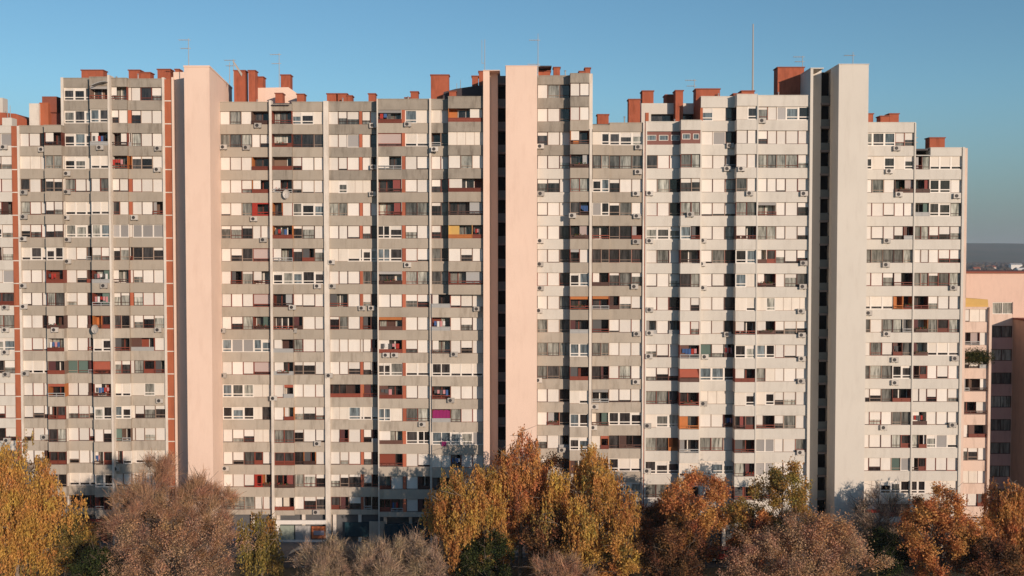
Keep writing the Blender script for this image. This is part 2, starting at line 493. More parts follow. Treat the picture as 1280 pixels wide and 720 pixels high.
# ---------------------------------------------------------------- L1: low part of the left block
r1 = block('lower beige apartment block with brick roof shed, right of the first terracotta stripe', 52, YL)
a1 = parse('''
WWg
BBW
gWg
GTT
HHW
pPp
WWW
TWW
WWg
WTT
ppp
WWW
THH
HWW
WHD
WHD
WWg''')
b1 = parse('''
OO
GG
SS
HH
HH
PP
OO
GG
OO
OO
DD
OO
OR
gG
RR
gg
gg''')
zr1 = Z(157.5, YL)
bay(r1, ('low left beige block', 1), 26.2, 58.6, YL, [(27, 37.5), (38.5, 51.5), (52, 58)], a1, 3, ztL, WHL, CONC, rnd, zr1, lowm=CONC_LOW)
bay(r1, ('low left beige block', 2), 57.4, 78.8, YL - .85, [(59.5, 67.5), (68.5, 78.5)], b1, 3, ztL, WHL, CONC, rnd, zr1 - .05, lowm=CONC_LOW)
core(r1, X(26, YL), X(80, YL), YL + 1.4, zr1 - .3)
rf = roof(r1, X(26, YL), X(79, YL), YL + .3, zr1)
chimney(rf, 36, 48, 128, 158, YL + 1.8, PIER, cap=False)
chimney(rf, 48.5, 60, 127, 158, YL + 2.2, ORANGE, cap=False, dep=2.5)
b = MB(); y0 = YL + 3
b.box(X(57, y0), X(82, y0), y0, y0 + 5, Z(160, y0), Z(141, y0)); b.box(X(57, y0), X(75, y0), y0 - .3, y0 + 3, Z(141, y0), Z(121, y0))
b.build('penthouse', BRICKCAP, rf)
fix(r1)

# ---------------------------------------------------------------- L2: tall left block
r2 = block('tall beige apartment block left of the wide peach tower, terracotta stripe on its right', 140, YL)
L2 = parse('''
PPP|OO|OO.|WgH
PPP|PP|HWR|SWW
PPP|OO|OOO|GWW
PPB|pp|OOO|SSW
GTT|WG|TTR|WWW
ppp|pp|gWR|WWD
PPP|PP|YYW|YYY
WTD|HH|SSO|ggS
WHD|OO|OOW|HWW
HWg|OO|SSR|SWW
WWD|OR|ggW|HSS
WWD|pP|DDD|DDW
EED|AA|SSW|GRD
WWD|OO|ppB|BPB
HHH|PP|PPB|HSS
WWH|WS|EOW|WHW
HWW|OR|OpB|ppp
ppp|PP|TTW|WWW
ggg|DR|WRW|WWW''')
zr2 = Z(98, YL)
cols = [(82, 115.3, YL, [(83, 94.5), (95.5, 108), (108.5, 115)], 0, 3),
        (114.6, 137.0, YL - .95, [(116.5, 125.5), (126.5, 136)], 3, 5),
        (139.3, 161, YL - .4, [(140, 149.5), (150.5, 160)], 5, 7),
        (161, 204.8, YL, [(161, 165.5), (166.5, 177), (178.5, 191), (192, 204)], 7, 11)]
for n, (x0, x1, Y, sl, i0, i1) in enumerate(cols):
    bay(r2, ('tall left beige block', n + 1), x0, x1, Y, sl, [[('B' if c == '.' else c) for c in r[i0:i1]] for r in L2], 1, ztL, WHL, CONC, rnd, zr2 - .03 * n, topm=TOPC, lowm=CONC_LOW)
pier(r2, 78.9, 82, YL - .15, zr2 + .1, yd=1.2)
pier(r2, 136.9, 139.4, YL - 1.0, zr2 + .25, yd=1.4)
pier(r2, 204.6, 207.6, YL - .12, zr2 + .1, yd=.8)
stripe(r2, 207.6, 216.6, YL, 1, 19, ztL, zr2 - .1)
pier(r2, 216.6, 219.4, YL - .25, zr2 + .1, yd=1.2, m=PEACH)
core(r2, X(80, YL), X(219, YL), YL + 1.45, zr2 - .3)
rf = roof(r2, X(80, YL), X(219, YL), YL + .3, zr2)
for q in [(102, 129, 87, 99), (161, 175, 87, 99), (175.5, 188, 90, 99), (197, 213, 86, 98)]: chimney(rf, *q, YL + 3)
# the curved sheet canopy over the top corner balcony
b = MB()
for i in range(6):
    t0, t1 = i / 6, (i + 1) / 6
    x0 = X(120 + 17 * t0, YL - 1.2); x1 = X(120 + 17 * t1, YL - 1.2)
    z0_ = Z(108 - 5 * math.sin(t0 * 1.5), YL - 1.2); z1_ = Z(108 - 5 * math.sin(t1 * 1.5), YL - 1.2)
    b.prism([(x0, z0_), (x1, z1_), (x1, z1_ + .08), (x0, z0_ + .08)], YL - 1.9, YL - .9)
b.build('canopy', GREYM, r2)
fix(r2)

# ---------------------------------------------------------------- peach stair tower 1
def tower(label, loc, name='stair_tower'):
    t = empty(name, loc)
    tag(t, label, 'stair tower', 'smooth stair towers rising above the roofs')
    return t
t1 = tower('wide peach stair tower left of the middle, plain rendered front', (X(250, 120), 120, 0))
YF = 118.4
xa, xb = X(232.5, YF), X(264, YF)
b = MB()
zt_ = Z(84, YF)
b.prismx([(YF, 0), (YF + 9.5, 0), (YF + 9.5, zt_ - 1.0), (YF, zt_)], xa, xb)
b.build('wall', PEACH, t1)
b = MB(); b.prismx([(YF - .06, zt_ + .01), (YF + 9.5, zt_ - .98), (YF + 9.5, zt_ - .78), (YF - .06, zt_ + .2)], xa - .06, xb + .06); b.build('roof', PEACH, t1)
# recessed stair wall in the tower's shade
B1('recessed_wall', PEACH, t1, X(219.3, YL + .1), xa + .5, YL + .1, YL + 6, 0, Z(90, YL + .1))
b = MB(); ww = X(224, YL); 
for k in range(0, 1): pass
chimney(t1, 219, 224, 86, 92, YL + 3)
fix(t1)

# ---------------------------------------------------------------- CL: left half of the middle block
r3 = block('beige apartment block right of the wide peach tower, projecting rounded balconies in its centre', 340, YL)
CL = parse('''
WGWOO|OO|PPB
GGGWH|OO|ggg
WWWOO|OO|HWW
WWHOO|OO|HTT
TWGVV|OW|PPP
SSSWW|OO|SSW
WHgJJ|OO|SDS
WDSOO|PP|PPP
WWWJJ|OO|TTW
WHGOO|OO|DWW
PYYPP|OO|GWW
WWTJJ|OO|SSW
PPPBB|WO|WWW
PPPBg|WO|HHH
WHHBB|GG|SWT
WHGRT|RR|gDW
WWTVO|OO|GSS
GGGWW|OO|WSS''')
zr3 = Z(127.8, YL)
cols = [(276.3, 337.6, YL, [(277, 288), (289, 302), (303, 315), (316.5, 325.5), (326.5, 337)], 0, 5),
        (340.6, 366, YL - .4, [(341, 353), (353.5, 365.5)], 5, 7),
        (366, 405.2, YL, [(366.5, 377), (378.5, 392.5), (393.5, 404.5)], 7, 10)]
for n, (x0, x1, Y, sl, i0, i1) in enumerate(cols):
    bay(r3, ('block right of wide peach tower', n + 1), x0, x1, Y, sl, [r[i0:i1] for r in CL], 1, ztC, WHL, CONC, rnd, zr3 - (.02, .35, .0)[n], lowm=CONC_LOW, topm=TOPC if n == 1 else None)
pier(r3, 337.6, 340.6, YL - .55, zr3 + .15, yd=.9, name='downpipe')
pier(r3, 405.2, 411.4, YL - .25, zr3 + .12, yd=.9)
core(r3, X(276, YL), X(411, YL), YL + 1.45, zr3 - .3)
rf = roof(r3, X(276, YL), X(411, YL), YL + .3, zr3)
for q, d in [((292.5, 306.5, 87.5, 128), 2), ((310.5, 319, 87.5, 128), 2), ((321, 329, 95.5, 112), 4), ((351, 363, 93, 110), 5), ((344, 353, 116, 129), 1.5), ((371, 380, 117, 129), 1.5)]:
    chimney(rf, *q, YL + d)
y0 = YL + 3.8
b = MB(); b.prism([(X(318, y0), Z(130, y0)), (X(374, y0), Z(130, y0)), (X(372, y0), Z(116, y0)), (X(362, y0), Z(109, y0)), (X(318, y0), Z(110, y0))], y0, y0 + 5); b.build('penthouse', PEACH, rf)
b = MB(); y0 = YL - .5; b.prismx([(YL - .7, zr3 - .5), (YL + 1.3, zr3 - .15), (YL + 1.3, zr3 - .08), (YL - .7, zr3 - .42)], X(342, YL), X(364, YL)); b.build('canopy', ROOFD, r3)
fix(r3)

# ---------------------------------------------------------------- CR: right half of the middle block
r4 = block('beige apartment block left of the slim peach tower, with red posts beside its balconies', 500, YL)
CR = parse('''
WHHRHW|OORPB|BW|OOO
WWYRWg|JJRpp|Og|BBB
WTWRWD|OORWT|WW|WGW
BPBBBg|OORTW|Hg|OOO
GGWRWW|OORGG|SG|OOO
WWTRHg|PPRHW|Hg|QQO
BBpPPP|PPRTT|Gg|WHW
WWWRGG|OORGG|GG|OOO
DDWRHg|WWRHH|OO|TTT
SGWRDg|OORWW|OO|WHW
WWWWWD|OORHW|OO|WHW
WWHRHD|PPRpp|PP|ppp
OOORDD|DDRWW|OO|WWW
BBPppp|PBRGG|MM|GWW
WDWRHD|OORPP|PP|PPY
WHWRHg|OORWT|BB|DWW
HSSRHg|DWRWD|DR|DWW
RDHRDg|RDRWD|DD|DWW''')
zr4 = Z(126, YL)
cols = [(411.4, 471.6, YL, [(412, 423), (424, 434), (435, 449.5), (450, 453), (453.5, 463), (464, 471.5)], 0, 6, 0, 18),
        (471.6, 537, YL - 1.15, [(473.5, 487), (488, 502.5), (503, 506.5), (507, 521), (522, 536.5)], 6, 11, 0, 18)]
for n, (x0, x1, Y, sl, i0, i1, a, c) in enumerate(cols):
    bay(r4, ('block left of slim peach tower', n + 1), x0, x1, Y, sl, [r[i0:i1] for r in CR], 1, ztC, WHL, CONC, rnd, zr4 - (.15, 0)[n], topm=TOPC, lowm=CONC_LOW, depth=1.4 + (0, 1.1)[n])
Y5, Y6, Y5b = YL - 1.25, YL - 2.4, YL - 1.75
zmid = ztC(8) - WHL
bay(r4, ('block left of slim peach tower', 3), 539.4, 560.6, Y5, [(540.5, 551), (551.5, 560.5)], [r[11:13] for r in CR[:8]], 1, ztC, WHL, CONC, rnd, zr4 - .05, topm=TOPC, depth=2.6, last_bottom=ztC(9))
bay(r4, ('block left of slim peach tower', 4), 560.6, 604, Y6, [(562, 575.5), (576.5, 590), (591, 603)], [r[13:16] for r in CR[:8]], 1, ztC, WHL, CONC, rnd, zr4 + .1, topm=TOPC, depth=3.7, last_bottom=ztC(9))
BAYINFO.pop(); BAYINFO.pop()
bay(r4, ('block left of slim peach tower', 3), 539.4, 563, Y5b, [(540.5, 562)], [[('O' if r[11] in 'OM' and r[11] != 'M' else r[11])] for r in CR[8:]], 9, ztC, WHL, CONC_LOW, rnd, ztC(9) + .02, depth=3.1)
bay(r4, ('block left of slim peach tower', 4), 563, 604, Y5b, [(564, 575.5), (576.5, 590), (591, 601)], [r[13:16] for r in CR[8:]], 9, ztC, WHL, CONC_LOW, rnd, ztC(9) + .02, depth=3.1)
pier(r4, 537.0, 539.4, YL - 1.5, zr4 + .05, yd=.6, name='downpipe')
pier(r4, 471.6, 473.0, YL - 1.3, zr4 + .05, yd=.3)
core(r4, X(411, YL), X(604, YL), YL + 1.45, zr4 - .3)
rf = roof(r4, X(411, YL), X(604, YL), YL + .3, zr4)
for q, d in [((408.5, 420, 116.5, 128), 2.5), ((422, 433.5, 116.5, 128), 2.5), ((434, 440, 119, 128), 2.5), ((460.5, 469, 116.5, 128), 2.5), ((506, 513, 121.5, 127), 2.5),
             ((513.3, 522.5, 114, 127), 2.5), ((538.5, 561, 93, 128), 3), ((561.5, 570, 113.5, 128), .5), ((590, 597.5, 94.5, 112), 4), ((598.5, 605, 88.5, 112), 4)]:
    chimney(rf, *q, YL + d)
y0 = YL + 1.5
b = MB(); b.prism([(X(553, y0), Z(128, y0)), (X(606, y0), Z(128, y0)), (X(606, y0), Z(106, y0)), (X(590, y0), Z(108, y0)), (X(570, y0), Z(111, y0)), (X(555, y0), Z(115, y0))], y0, y0 + 6); b.build('penthouse', ROOFD, rf)
fix(r4)

# ---------------------------------------------------------------- slim peach tower 2 with the stair slot
t2 = tower('slim peach stair tower in the middle with a dark stair slot on its left', (X(650, 120), 120, 0))
YF2 = 117.6
B1('wall', PEACH, t2, X(632.3, YF2), X(671.3, YF2), YF2, YF2 + 9, 0, Z(82.5, YF2))
B1('roof', PEACH, t2, X(632.3, YF2) - .05, X(671.3, YF2) + .05, YF2 - .06, YF2 + 9, Z(82.5, YF2), Z(81.8, YF2))
B1('fin_wall', PEACH, t2, X(604.2, 119.6), X(612.0, 119.6), 119.6, 127, 0, Z(88.5, 119.6))
B1('recessed_wall', PEACH, t2, X(611.5, 121.1), X(622.3, 121.1), 121.1, 127, 0, Z(91, 121.1))
def stair_slot(root, px0, px1, Y, zt, k0, k1, ztop, wall):
    a, c = X(px0, Y), X(px1, Y)
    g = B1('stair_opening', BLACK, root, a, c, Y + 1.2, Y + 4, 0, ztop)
    for k in range(k0, k1 + 1):
        z = zt(k) - 2.15
        B1('landing_slab', wall, root, a, c, Y + .02, Y + 1.2, z - .12, z + .12)
        b = MB(); b.box(a, c, Y + .25, Y + .3, z + .12, z + 1.0); b.build('stair_railing', MATS['stair_panel'], root)
mat('stair_panel', (0.16, 0.18, 0.18), 0.6, noise=0.1)
stair_slot(t2, 622.3, 632.4, 122.0, ztD, 0, 19, Z(93, 122), mat('slab_grey', (0.23, 0.2, 0.19), .9))
B1('roof', PEACH, t2, X(604.2, 119.6) - .04, X(625, 119.6), 119.5, 127, Z(88.5, 119.6), Z(87.6, 119.6))
fix(t2)

# ---------------------------------------------------------------- D: block right of the slim tower
r5 = block('weathered grey apartment block right of the slim peach tower, highest of the right half', 700, YD)
DA = parse('''
WGg|TT
WWg|WW
SWW|OO
WWH|OO
SSW|GG
TWW|gO
WWg|OO
WWg|OW
WWg|PP
WWG|OO
GWG|DD
GGG|PP
GgG|DD
WWg|Bp
WDg|PP
HWD|PP
WWg|DD
WWg|WW
WWg|DD''')
DB = parse('''
BPPPP
GGGGG
PPSWW
YPSGW
OOggD
ggggg
OOSGS
OODHT
DDTWW
GGWWW
gDWGW
OOTTT
OOPPP
BOgDD
ODPpp
WWPPP
WWWWH''')
zr5 = Z(95, YD)
bay(r5, ('block right of slim peach tower', 1), 671.6, 712.6, YD, [(672.5, 684), (685, 699), (700, 712)], [r[0:3] for r in DA], 1, ztD, WHD, WHITEC, rnd, zr5, topm=TOPC, lowm=CONC_LOW)
bay(r5, ('block right of slim peach tower', 2), 712.6, 736.2, YD - 1.2, [(714, 724), (725, 735.5)], [r[3:5] for r in DA], 1, ztD, WHD, CONC, rnd, zr5 + .05, topm=TOPC, lowm=CONC_LOW, depth=2.4)
pier(r5, 736.2, 740.3, YD - 1.0, zr5 + .1, z0=ztD(3) + .2, yd=2.0)
pier(r5, 736.6, 739.8, YD - 1.35, ztD(3) + .2, yd=.8, name='downpipe')
core(r5, X(671, YD), X(740, YD), YD + 1.45, zr5 - .3)
rf = roof(r5, X(671, YD), X(740, YD), YD + .3, zr5)
for q in [((673, 688, 88, 96)), ((692, 700, 83.5, 96)), ((724, 731, 88.5, 96)), ((731.3, 738, 84.3, 96))]: chimney(rf, *q, YD + 3)
b = MB(); b.box(X(672, YD + 2), X(689, YD + 2), YD + 1.5, YD + 4, Z(84.5, YD + 2), Z(83, YD + 2)); b.build('canopy', ROOFD, r5)
fix(r5)
r5b = block('lower beige apartment block with glazed balconies, right of the weathered grey one', 770, YD)
zr5b = Z(154, YD)
bay(r5b, ('low central beige block', 1), 740.3, 761.6, YD - .35, [(741.5, 751), (752, 761)], [r[0:2] for r in DB], 3, ztD, WHD, CONC, rnd, zr5b - .3, lowm=CONC_LOW)
bay(r5b, ('low central beige block', 2), 761.6, 803.2, YD, [(762.5, 774), (775, 789), (790, 802.5)], [r[2:5] for r in DB], 3, ztD, WHD, CONC, rnd, zr5b, lowm=CONC_LOW)
pier(r5b, 803.2, 805.2, YD - .2, zr5b + .1, yd=.7)
B1('downpipe', REDP, r5b, X(805.2, YD), X(806.3, YD), YD - .05, YD + .2, 3, zr5b)
core(r5b, X(740, YD), X(806.3, YD), YD + 1.45, zr5b - .3)
rf = roof(r5b, X(740, YD), X(806, YD), YD + .3, zr5b)
for q in [(747, 761, 142.5, 155), (786, 800.5, 123.5, 155)]: chimney(rf, *q, YD + 2.2)
fix(r5b)

# ---------------------------------------------------------------- E: white block
r6 = block('whitish apartment block left of the off-white tower, stepped roofline with corner terrace', 910, YD)
E = parse('''
.....|PBg|BP|SWYPP
XXX|XX|WYg|WW|HWWWW
gWW|GG|WWD|WW|GGGGH
WGg|SS|WWG|GW|WWTWT
WWg|GG|TTT|GG|OOWWS
PPP|PD|WWG|OO|GGTWH
WGW|OO|TGg|PP|ORHTH
TWH|gG|WTg|PB|OOWSG
WWg|WH|WWg|Bp|BPBBB
DWD|WH|WWg|OO|OOHHH
HTW|DD|EHD|PP|PPWTT
HHH|AA|PPP|OO|GBWWW
GGD|OO|BBB|BP|BPHHW
BPP|QQ|WWO|OR|OOHGW
GGQ|DD|GGW|DD|YYWWG
PPP|pB|BPP|GD|KKWWW
GGD|DD|WTW|DD|PDWWW
ggg|DD|WHW|DD|WWHWW''')
zr6 = Z(121, YD); zr6b = Z(152.5, YD)
def cellrows(a, c, s=0):
    out = []
    for r in E[s:]:
        out.append([{'K': 'Y', '.': 'B'}.get(q, q) for q in r[a:c]])
    return out
P6 = 'block left of off-white tower'
bay(r6, (P6, 1), 806.4, 850.5, YD, [(809, 821), (822, 836), (837, 849.5)], cellrows(0, 3, 1), 3, ztE, WHD, WHITEC, rnd, zr6b, pale=True)
bay(r6, (P6, 2), 850.5, 875, YD - 1.3, [(853, 863.5), (864.5, 874)], cellrows(3, 5, 1), 3, ztE, WHD, WHITEC, rnd, zr6b, pale=True, depth=2.5)
bay(r6, (P6, 3), 875, 919.8, YD, [(877.5, 890), (891, 905.5), (906.5, 919)], cellrows(5, 8), 2, ztE, WHD, WHITEC, rnd, zr6, pale=True)
bay(r6, (P6, 4), 919.8, 945.2, YD - 1.3, [(921.5, 933), (934, 944.5)], cellrows(8, 10), 2, ztE, WHD, WHITEC, rnd, zr6 + .05, pale=True, depth=2.5)
bay(r6, (P6, 5), 946.6, 1011, YD - .8, [(947.5, 958), (959, 969.5), (970.5, 981), (982, 996.5), (997, 1009.5)], cellrows(10, 15), 2, ztE, WHD, WHITEC, rnd, zr6, pale=True, depth=2.2)
pier(r6, 874.6, 876.6, YD - .9, zr6b + .1, yd=1.2, m=WHITEC)
pier(r6, 945.2, 946.8, YD - 1.35, zr6, yd=.9, m=WHITEC)
pier(r6, 806.4, 808.2, YD - .15, zr6b + .05, yd=.5, m=CREAMT)
core(r6, X(806.4, YD), X(875, YD), YD + 1.45, zr6b - .3)
core(r6, X(875, YD), X(1012, YD), YD + 1.45, zr6 - .3)
rf = roof(r6, X(875, YD), X(1012, YD), YD + .3, zr6)
rt = roof(r6, X(806, YD), X(876, YD), YD + .3, zr6b)
# terrace back wall with dark glazing
y0 = YD + 4.5
b = MB(); b.box(X(801, y0), X(878, y0), y0, y0 + 6, Z(142.5, y0), Z(129, y0)); b.box(X(801, y0), X(813, y0), y0, y0 + 6, Z(160, y0), Z(142.5, y0)); 
b.build('terrace_wall', WHITEC, rt)
B1('pane', GLASSD, rt, X(813, y0), X(878, y0), y0 + .8, y0 + 2, Z(160, y0), Z(142.5, y0))
B1('terrace_post', ORANGE, rt, X(806, y0), X(810, y0), y0 - .1, y0 + .3, Z(160, y0), Z(141, y0))
B1('side_wall', ORANGE, r6, X(874.4, YD), X(874.4, YD) + .3, YD + .1, y0 + 3, Z(152.5, YD) - .5, zr6)
for q, d, rr in [((803, 817, 113, 130), 5, rt), ((832, 846, 118, 130), 5.5, rt), ((844.5, 854, 112.5, 155), 3.2, rt), ((870, 900, 110.5, 123), 3, rf), ((917, 928, 116.5, 122), 2, rf), ((927, 943, 113, 122), 2.4, rf), ((972, 1005, 83.5, 123), 3, rf)]:
    chimney(rr, *q, YD + d, dep=1.8)
fix(r6)

# ---------------------------------------------------------------- off-white tower 3
t3 = tower('off-white stair tower on the right with a dark stair slot on its left', (X(1060, 118), 118, 0))
YF3 = 116.2
zt3 = Z(80.7, YF3)
b = MB(); b.box(X(1046.2, YF3), X(1083.2, YF3), YF3, 119.2, 0, zt3); b.box(X(1037.5, 120.4), X(1083.2, YF3), 119.2, YF3 + 9, 0, zt3 - .004)
b.build('wall', CREAMT, t3)
b = MB(); b.box(X(1046.2, YF3) - .05, X(1083.2, YF3) + .05, YF3 - .06, YF3 + 9, zt3, zt3 + .08); b.build('roof', PIER, t3)
B1('fin_wall', CREAMT, t3, X(1011, YD - 1.1), X(1014.4, YD - 1.1), YD - 1.1, 127, 0, Z(86, YD - 1.1))
B1('recessed_wall', CREAMT, t3, X(1013.9, 120.6), X(1024.5, 120.6), 120.6, 127, 0, Z(87.5, 120.6))
stair_slot(t3, 1024.5, 1037.5, 120.4, ztE, 1, 19, Z(88, 120.4), MATS['slab_grey'])
B1('roof', CREAMT, t3, X(1011, YD - 1.1) - .04, X(1027, YD - 1.1), YD - 1.2, 127, Z(86, YD - 1.1), Z(84.8, YD - 1.1))
fix(t3)

# ---------------------------------------------------------------- F: right-hand block
r7 = block('whitish apartment block right of the off-white tower, roof stepping down at the open edge', 1140, YD)
FA = parse('''
PPPHH|.....
PBPBP|DGppp
WGWOO|OOPPW
WWTWW|OOPPG
WTWHD|GGHHH
GGVGG|WWWHH
WWSOO|GGSGG
pppQO|OOHWW
GWGGD|DDGRG
WGTDG|DDppp
GGGPP|DRWTW
HHGOO|WWHWH
WHWGG|OOWWT
WWWGR|GOPYp
WHWEY|ORWWW
BBPPP|PPBBB
BBRRR|WWWWW''')
zr7 = Z(153.5, YD); zr7b = Z(185, YD)
fl = lambda rows: [[('G' if c == 'V' else c) for c in r] for r in rows]
P7 = 'block right of off-white tower'
bay(r7, (P7, 1), 1082.6, 1141.6, YD, [(1084, 1089), (1090, 1103.5), (1105, 1117), (1118.5, 1129), (1130, 1140.5)], fl([r[0:5] for r in FA]), 2, ztF, WHD, WHITEC, rnd, zr7, pale=True)
bay(r7, (P7, 2), 1143.0, 1161.4, YD, [(1144, 1151), (1152, 1161)], fl([r[5:7] for r in FA[1:]]), 3, ztF, WHD, WHITEC, rnd, zr7b - .9, pale=True)
bay(r7, (P7, 3), 1161.4, 1201.5, YD, [(1162, 1173), (1174.5, 1187), (1188.5, 1200.5)], fl([r[7:10] for r in FA[1:]]), 3, ztF, WHD, WHITEC, rnd, zr7b, pale=True)
pier(r7, 1141.4, 1143.2, YD - .1, zr7, yd=1.4, m=WHITEC)
pier(r7, 1201.5, 1204.5, YD - .12, zr7b + .1, yd=1.6, m=WHITEC)
core(r7, X(1082.6, YD), X(1142, YD), YD + 1.45, zr7 - .3)
core(r7, X(1142, YD), X(1161, YD), YD + 2.6, zr7b - .3)
core(r7, X(1161, YD), X(1204.3, YD), YD + 1.45, zr7b - .3)
B1('canopy', GREYM, r7, X(1144, YD), X(1161.5, YD), YD - .2, YD + 2.4, zr7b - .95, zr7b - .88)
B1('side_wall', PINKC, r7, X(1204.5, YD), X(1204.5, YD) + .3, YD, YD + 14, 0, zr7b)
rf = roof(r7, X(1082.6, YD), X(1142, YD), YD + .3, zr7)
rg = roof(r7, X(1142, YD), X(1204.3, YD), YD + .3, zr7b)
for q, rr in [((1083.5, 1092, 141.5, 155), rf), ((1101, 1112, 144.5, 155), rf), ((1112.3, 1124, 141.5, 155), rf), ((1163, 1182, 171.5, 187), rg)]:
    chimney(rr, *q, YD + 1.8)
fix(r7)

# ---------------------------------------------------------------- G: narrow pink balcony block, and H behind
YG = 120.6
r8 = block('narrow pink apartment block with a stack of balconies, beside the open right edge', 1222, YG)
ztG = lin(386.5, 1, 646, 10, YG)
GR = parse('''
TBB
OOW
HTO
DOO
OOO
WDD
SSW
BBW
WWD
TOG''')
bay(r8, ('narrow pink block at the right', 1), 1204.5, 1238, YG, [(1206, 1214), (1214, 1226), (1227, 1236)], GR, 1, ztG, 1.55, PINKC, rnd, Z(384.5, YG), lowm=PINKC)
core(r8, X(1204.5, YG), X(1241, YG), YG + 1.45, Z(384.5, YG))
pier(r8, 1238, 1241, YG - .3, Z(384, YG), yd=1.2, m=PINKC)
b = MB(); b.prism([(X(1205, YG), Z(385, YG)), (X(1238, YG), Z(385, YG)), (X(1237, YG), Z(374.5, YG)), (X(1205, YG), Z(372.5, YG))], YG + .3, YG + 3)
o = b.build('roof', YEL, r8)
bx = MB()
for i in range(26):
    xx = X(1206, YG) + rnd.random() * 3.4
fix(r8)

YH = 128.0
r9 = block('salmon pink apartment block at the right edge behind the balcony stack', 1262, YH)
zh = Z(341.5, YH)
ztH = lin(378, 1, 640, 10, YH)
a, c = X(1208, YH), X(1340, YH)
b = MB(); b.box(a, c, YH, YH + 12, ztH(1) + .02, zh)
b.box(a, X(1241.5, YH), YH, YH + 12, 0, ztH(1) + .02); b.box(X(1267, YH), c, YH, YH + 12, 0, ztH(1) + .02)
b.build('wall', mat('render_salmon', (0.72, 0.50, 0.40), .9, noise=.06, streak=.15), r9)
B1('roof', BRICKCAP, r9, a - .2, c + .2, YH - .25, YH + 12.2, zh, zh + .22)
bx0, bx1 = X(1241.5, YH), X(1267, YH)
for k in range(1, 11):
    t_ = ztH(k)
    bb = MB(); frame_bars(bb, bx0, bx1, t_ - 1.5, t_, YH + .1, YH + .25, .07, mids=(bx0 + (bx1 - bx0) * .5,))
    o = bb.build('window', BROWN if k > 1 else WPVC, r9)
    B1('pane', GLASS, o, bx0 + .07, bx1 - .07, YH + .2, YH + .24, t_ - 1.43, t_ - .07)
    B1('parapet', MAUVE if k > 1 else PINKC, r9, bx0, bx1, YH + .02, YH + 1, ztH(k + 1), t_ - 1.5)
# wing standing forward beyond the right edge, whose shade falls on the windows
zw = Z(399, YH)
xw = X(1267.5, YH)
b = MB(); b.box(xw, xw + 9, YH - 14, YH - .01, 0, zw); b.build('side_wall', mat('render_brown', (0.68, 0.44, 0.33), .9, noise=.08, streak=.3), r9)
B1('roof', BRICKCAP, r9, xw - .1, xw + 9.1, YH - 14.1, YH - .01, zw, zw + .2)
fix(r9)

# ================================================================= ground floor
# arcades and shop fronts below the flats, parts of their blocks
def addto(root, o):
    o.parent = root; o.location = (-root.location[0], -root.location[1], -root.location[2])
def gbox(root, name, m, px0, px1, py0, py1, Y, dep=.2):
    o = B1(name, m, None, X(px0, Y, 660), X(px1, Y, 660), Y, Y + dep, Z(py1, Y), Z(py0, Y)); addto(root, o); return o
def ground_floor(root, x0, x1, Y, top, m):
    o = B1('base_wall', m, None, X(x0, Y), X(x1, Y), Y + .6, Y + 2, 0, top); addto(root, o)
BG = mat('base_dark', (0.12, 0.12, 0.125), .8, noise=.3, nscale=.7)
for r_, x0, x1, Y in [(rW, -45, 26, YL), (r1, 26, 80, YL), (r2, 80, 219, YL), (r3, 276, 411, YL), (r4, 411, 604, YL), (r5, 671, 740, YD), (r5b, 740, 806, YD), (r6, 806, 1012, YD), (r7, 1082, 1204, YD)]:
    ground_floor(r_, x0, x1, Y, 3.5, BG)
    # columns of the undercroft
    for i in range(int((x1 - x0) / 32) + 1):
        px = x0 + 3 + i * 32
        if px > x1: break
        o = B1('column', PIER, None, X(px, Y), X(px, Y) + .4, Y + .1, Y + .5, 0, 3.5); addto(r_, o)
SHOPW = mat('shop_white', (0.80, 0.74, 0.68), .6, noise=.08)
o = gbox(r3, 'shop_fascia', SHOPW, 345, 408, 650.5, 655.5, YL - .35, .3)
o = gbox(r3, 'shop_window', mat('shop_glass_green', (0.33, 0.37, 0.31), .2, noise=.2), 350, 367.5, 657, 675, YL - .1)
o = gbox(r3, 'shop_window', mat('shop_glass_pale', (0.45, 0.43, 0.41), .2, noise=.3, nscale=2), 369, 388, 657, 675, YL - .1)
o = gbox(r3, 'shop_poster', mat('poster_orange', (0.55, 0.16, 0.06), .6, noise=.1), 389.5, 408, 658, 673, YL - .14, .1)
o = gbox(r3, 'shop_poster', mat('poster_grey', (0.40, 0.36, 0.42), .6, noise=.2), 392, 405, 663.5, 669, YL - .17, .03)
o = gbox(r3, 'shop_window', SHOPW, 342, 349.5, 655, 676, YL - .12)
o = gbox(r3, 'shop_frame', SHOPW, 342, 411, 675, 678.5, YL - .16)
# graffiti wall
gm, nt, bs = newmat('graffiti')
N, L = nt.nodes, nt.links
geo = N.new('ShaderNodeNewGeometry'); vv = N.new('ShaderNodeTexNoise'); vv.inputs['Scale'].default_value = 0.9; vv.inputs['Distortion'].default_value = 2.5
L.new(geo.outputs['Position'], vv.inputs['Vector']); rp = N.new('ShaderNodeValToRGB'); L.new(vv.outputs['Fac'], rp.inputs[0]); L.new(rp.outputs[0], bs.inputs['Base Color'])
cr = rp.color_ramp; cr.interpolation = 'CONSTANT'
cr.elements[0].color = (0.55, 0.55, 0.55, 1); cr.elements[0].position = 0
cr.elements[1].color = (0.10, 0.22, 0.42, 1); cr.elements[1].position = .42
for p_, c_ in ((.50, (0.25, 0.45, 0.6, 1)), (.56, (0.24, 0.05, 0.22, 1)), (.62, (0.05, 0.05, 0.12, 1))):
    e = cr.elements.new(p_); e.color = c_
gbox(r3, 'graffiti_wall', gm, 288, 322, 658, 676, YL - .1)
TEALD = mat('shop_glass_teal', (0.02, 0.05, 0.065), .2, noise=.3)
gbox(r4, 'shop_window', TEALD, 431, 461, 653, 671, YL - .05)
gbox(r4, 'shop_window', TEALD, 481, 536, 655, 676, YL - 1.1)
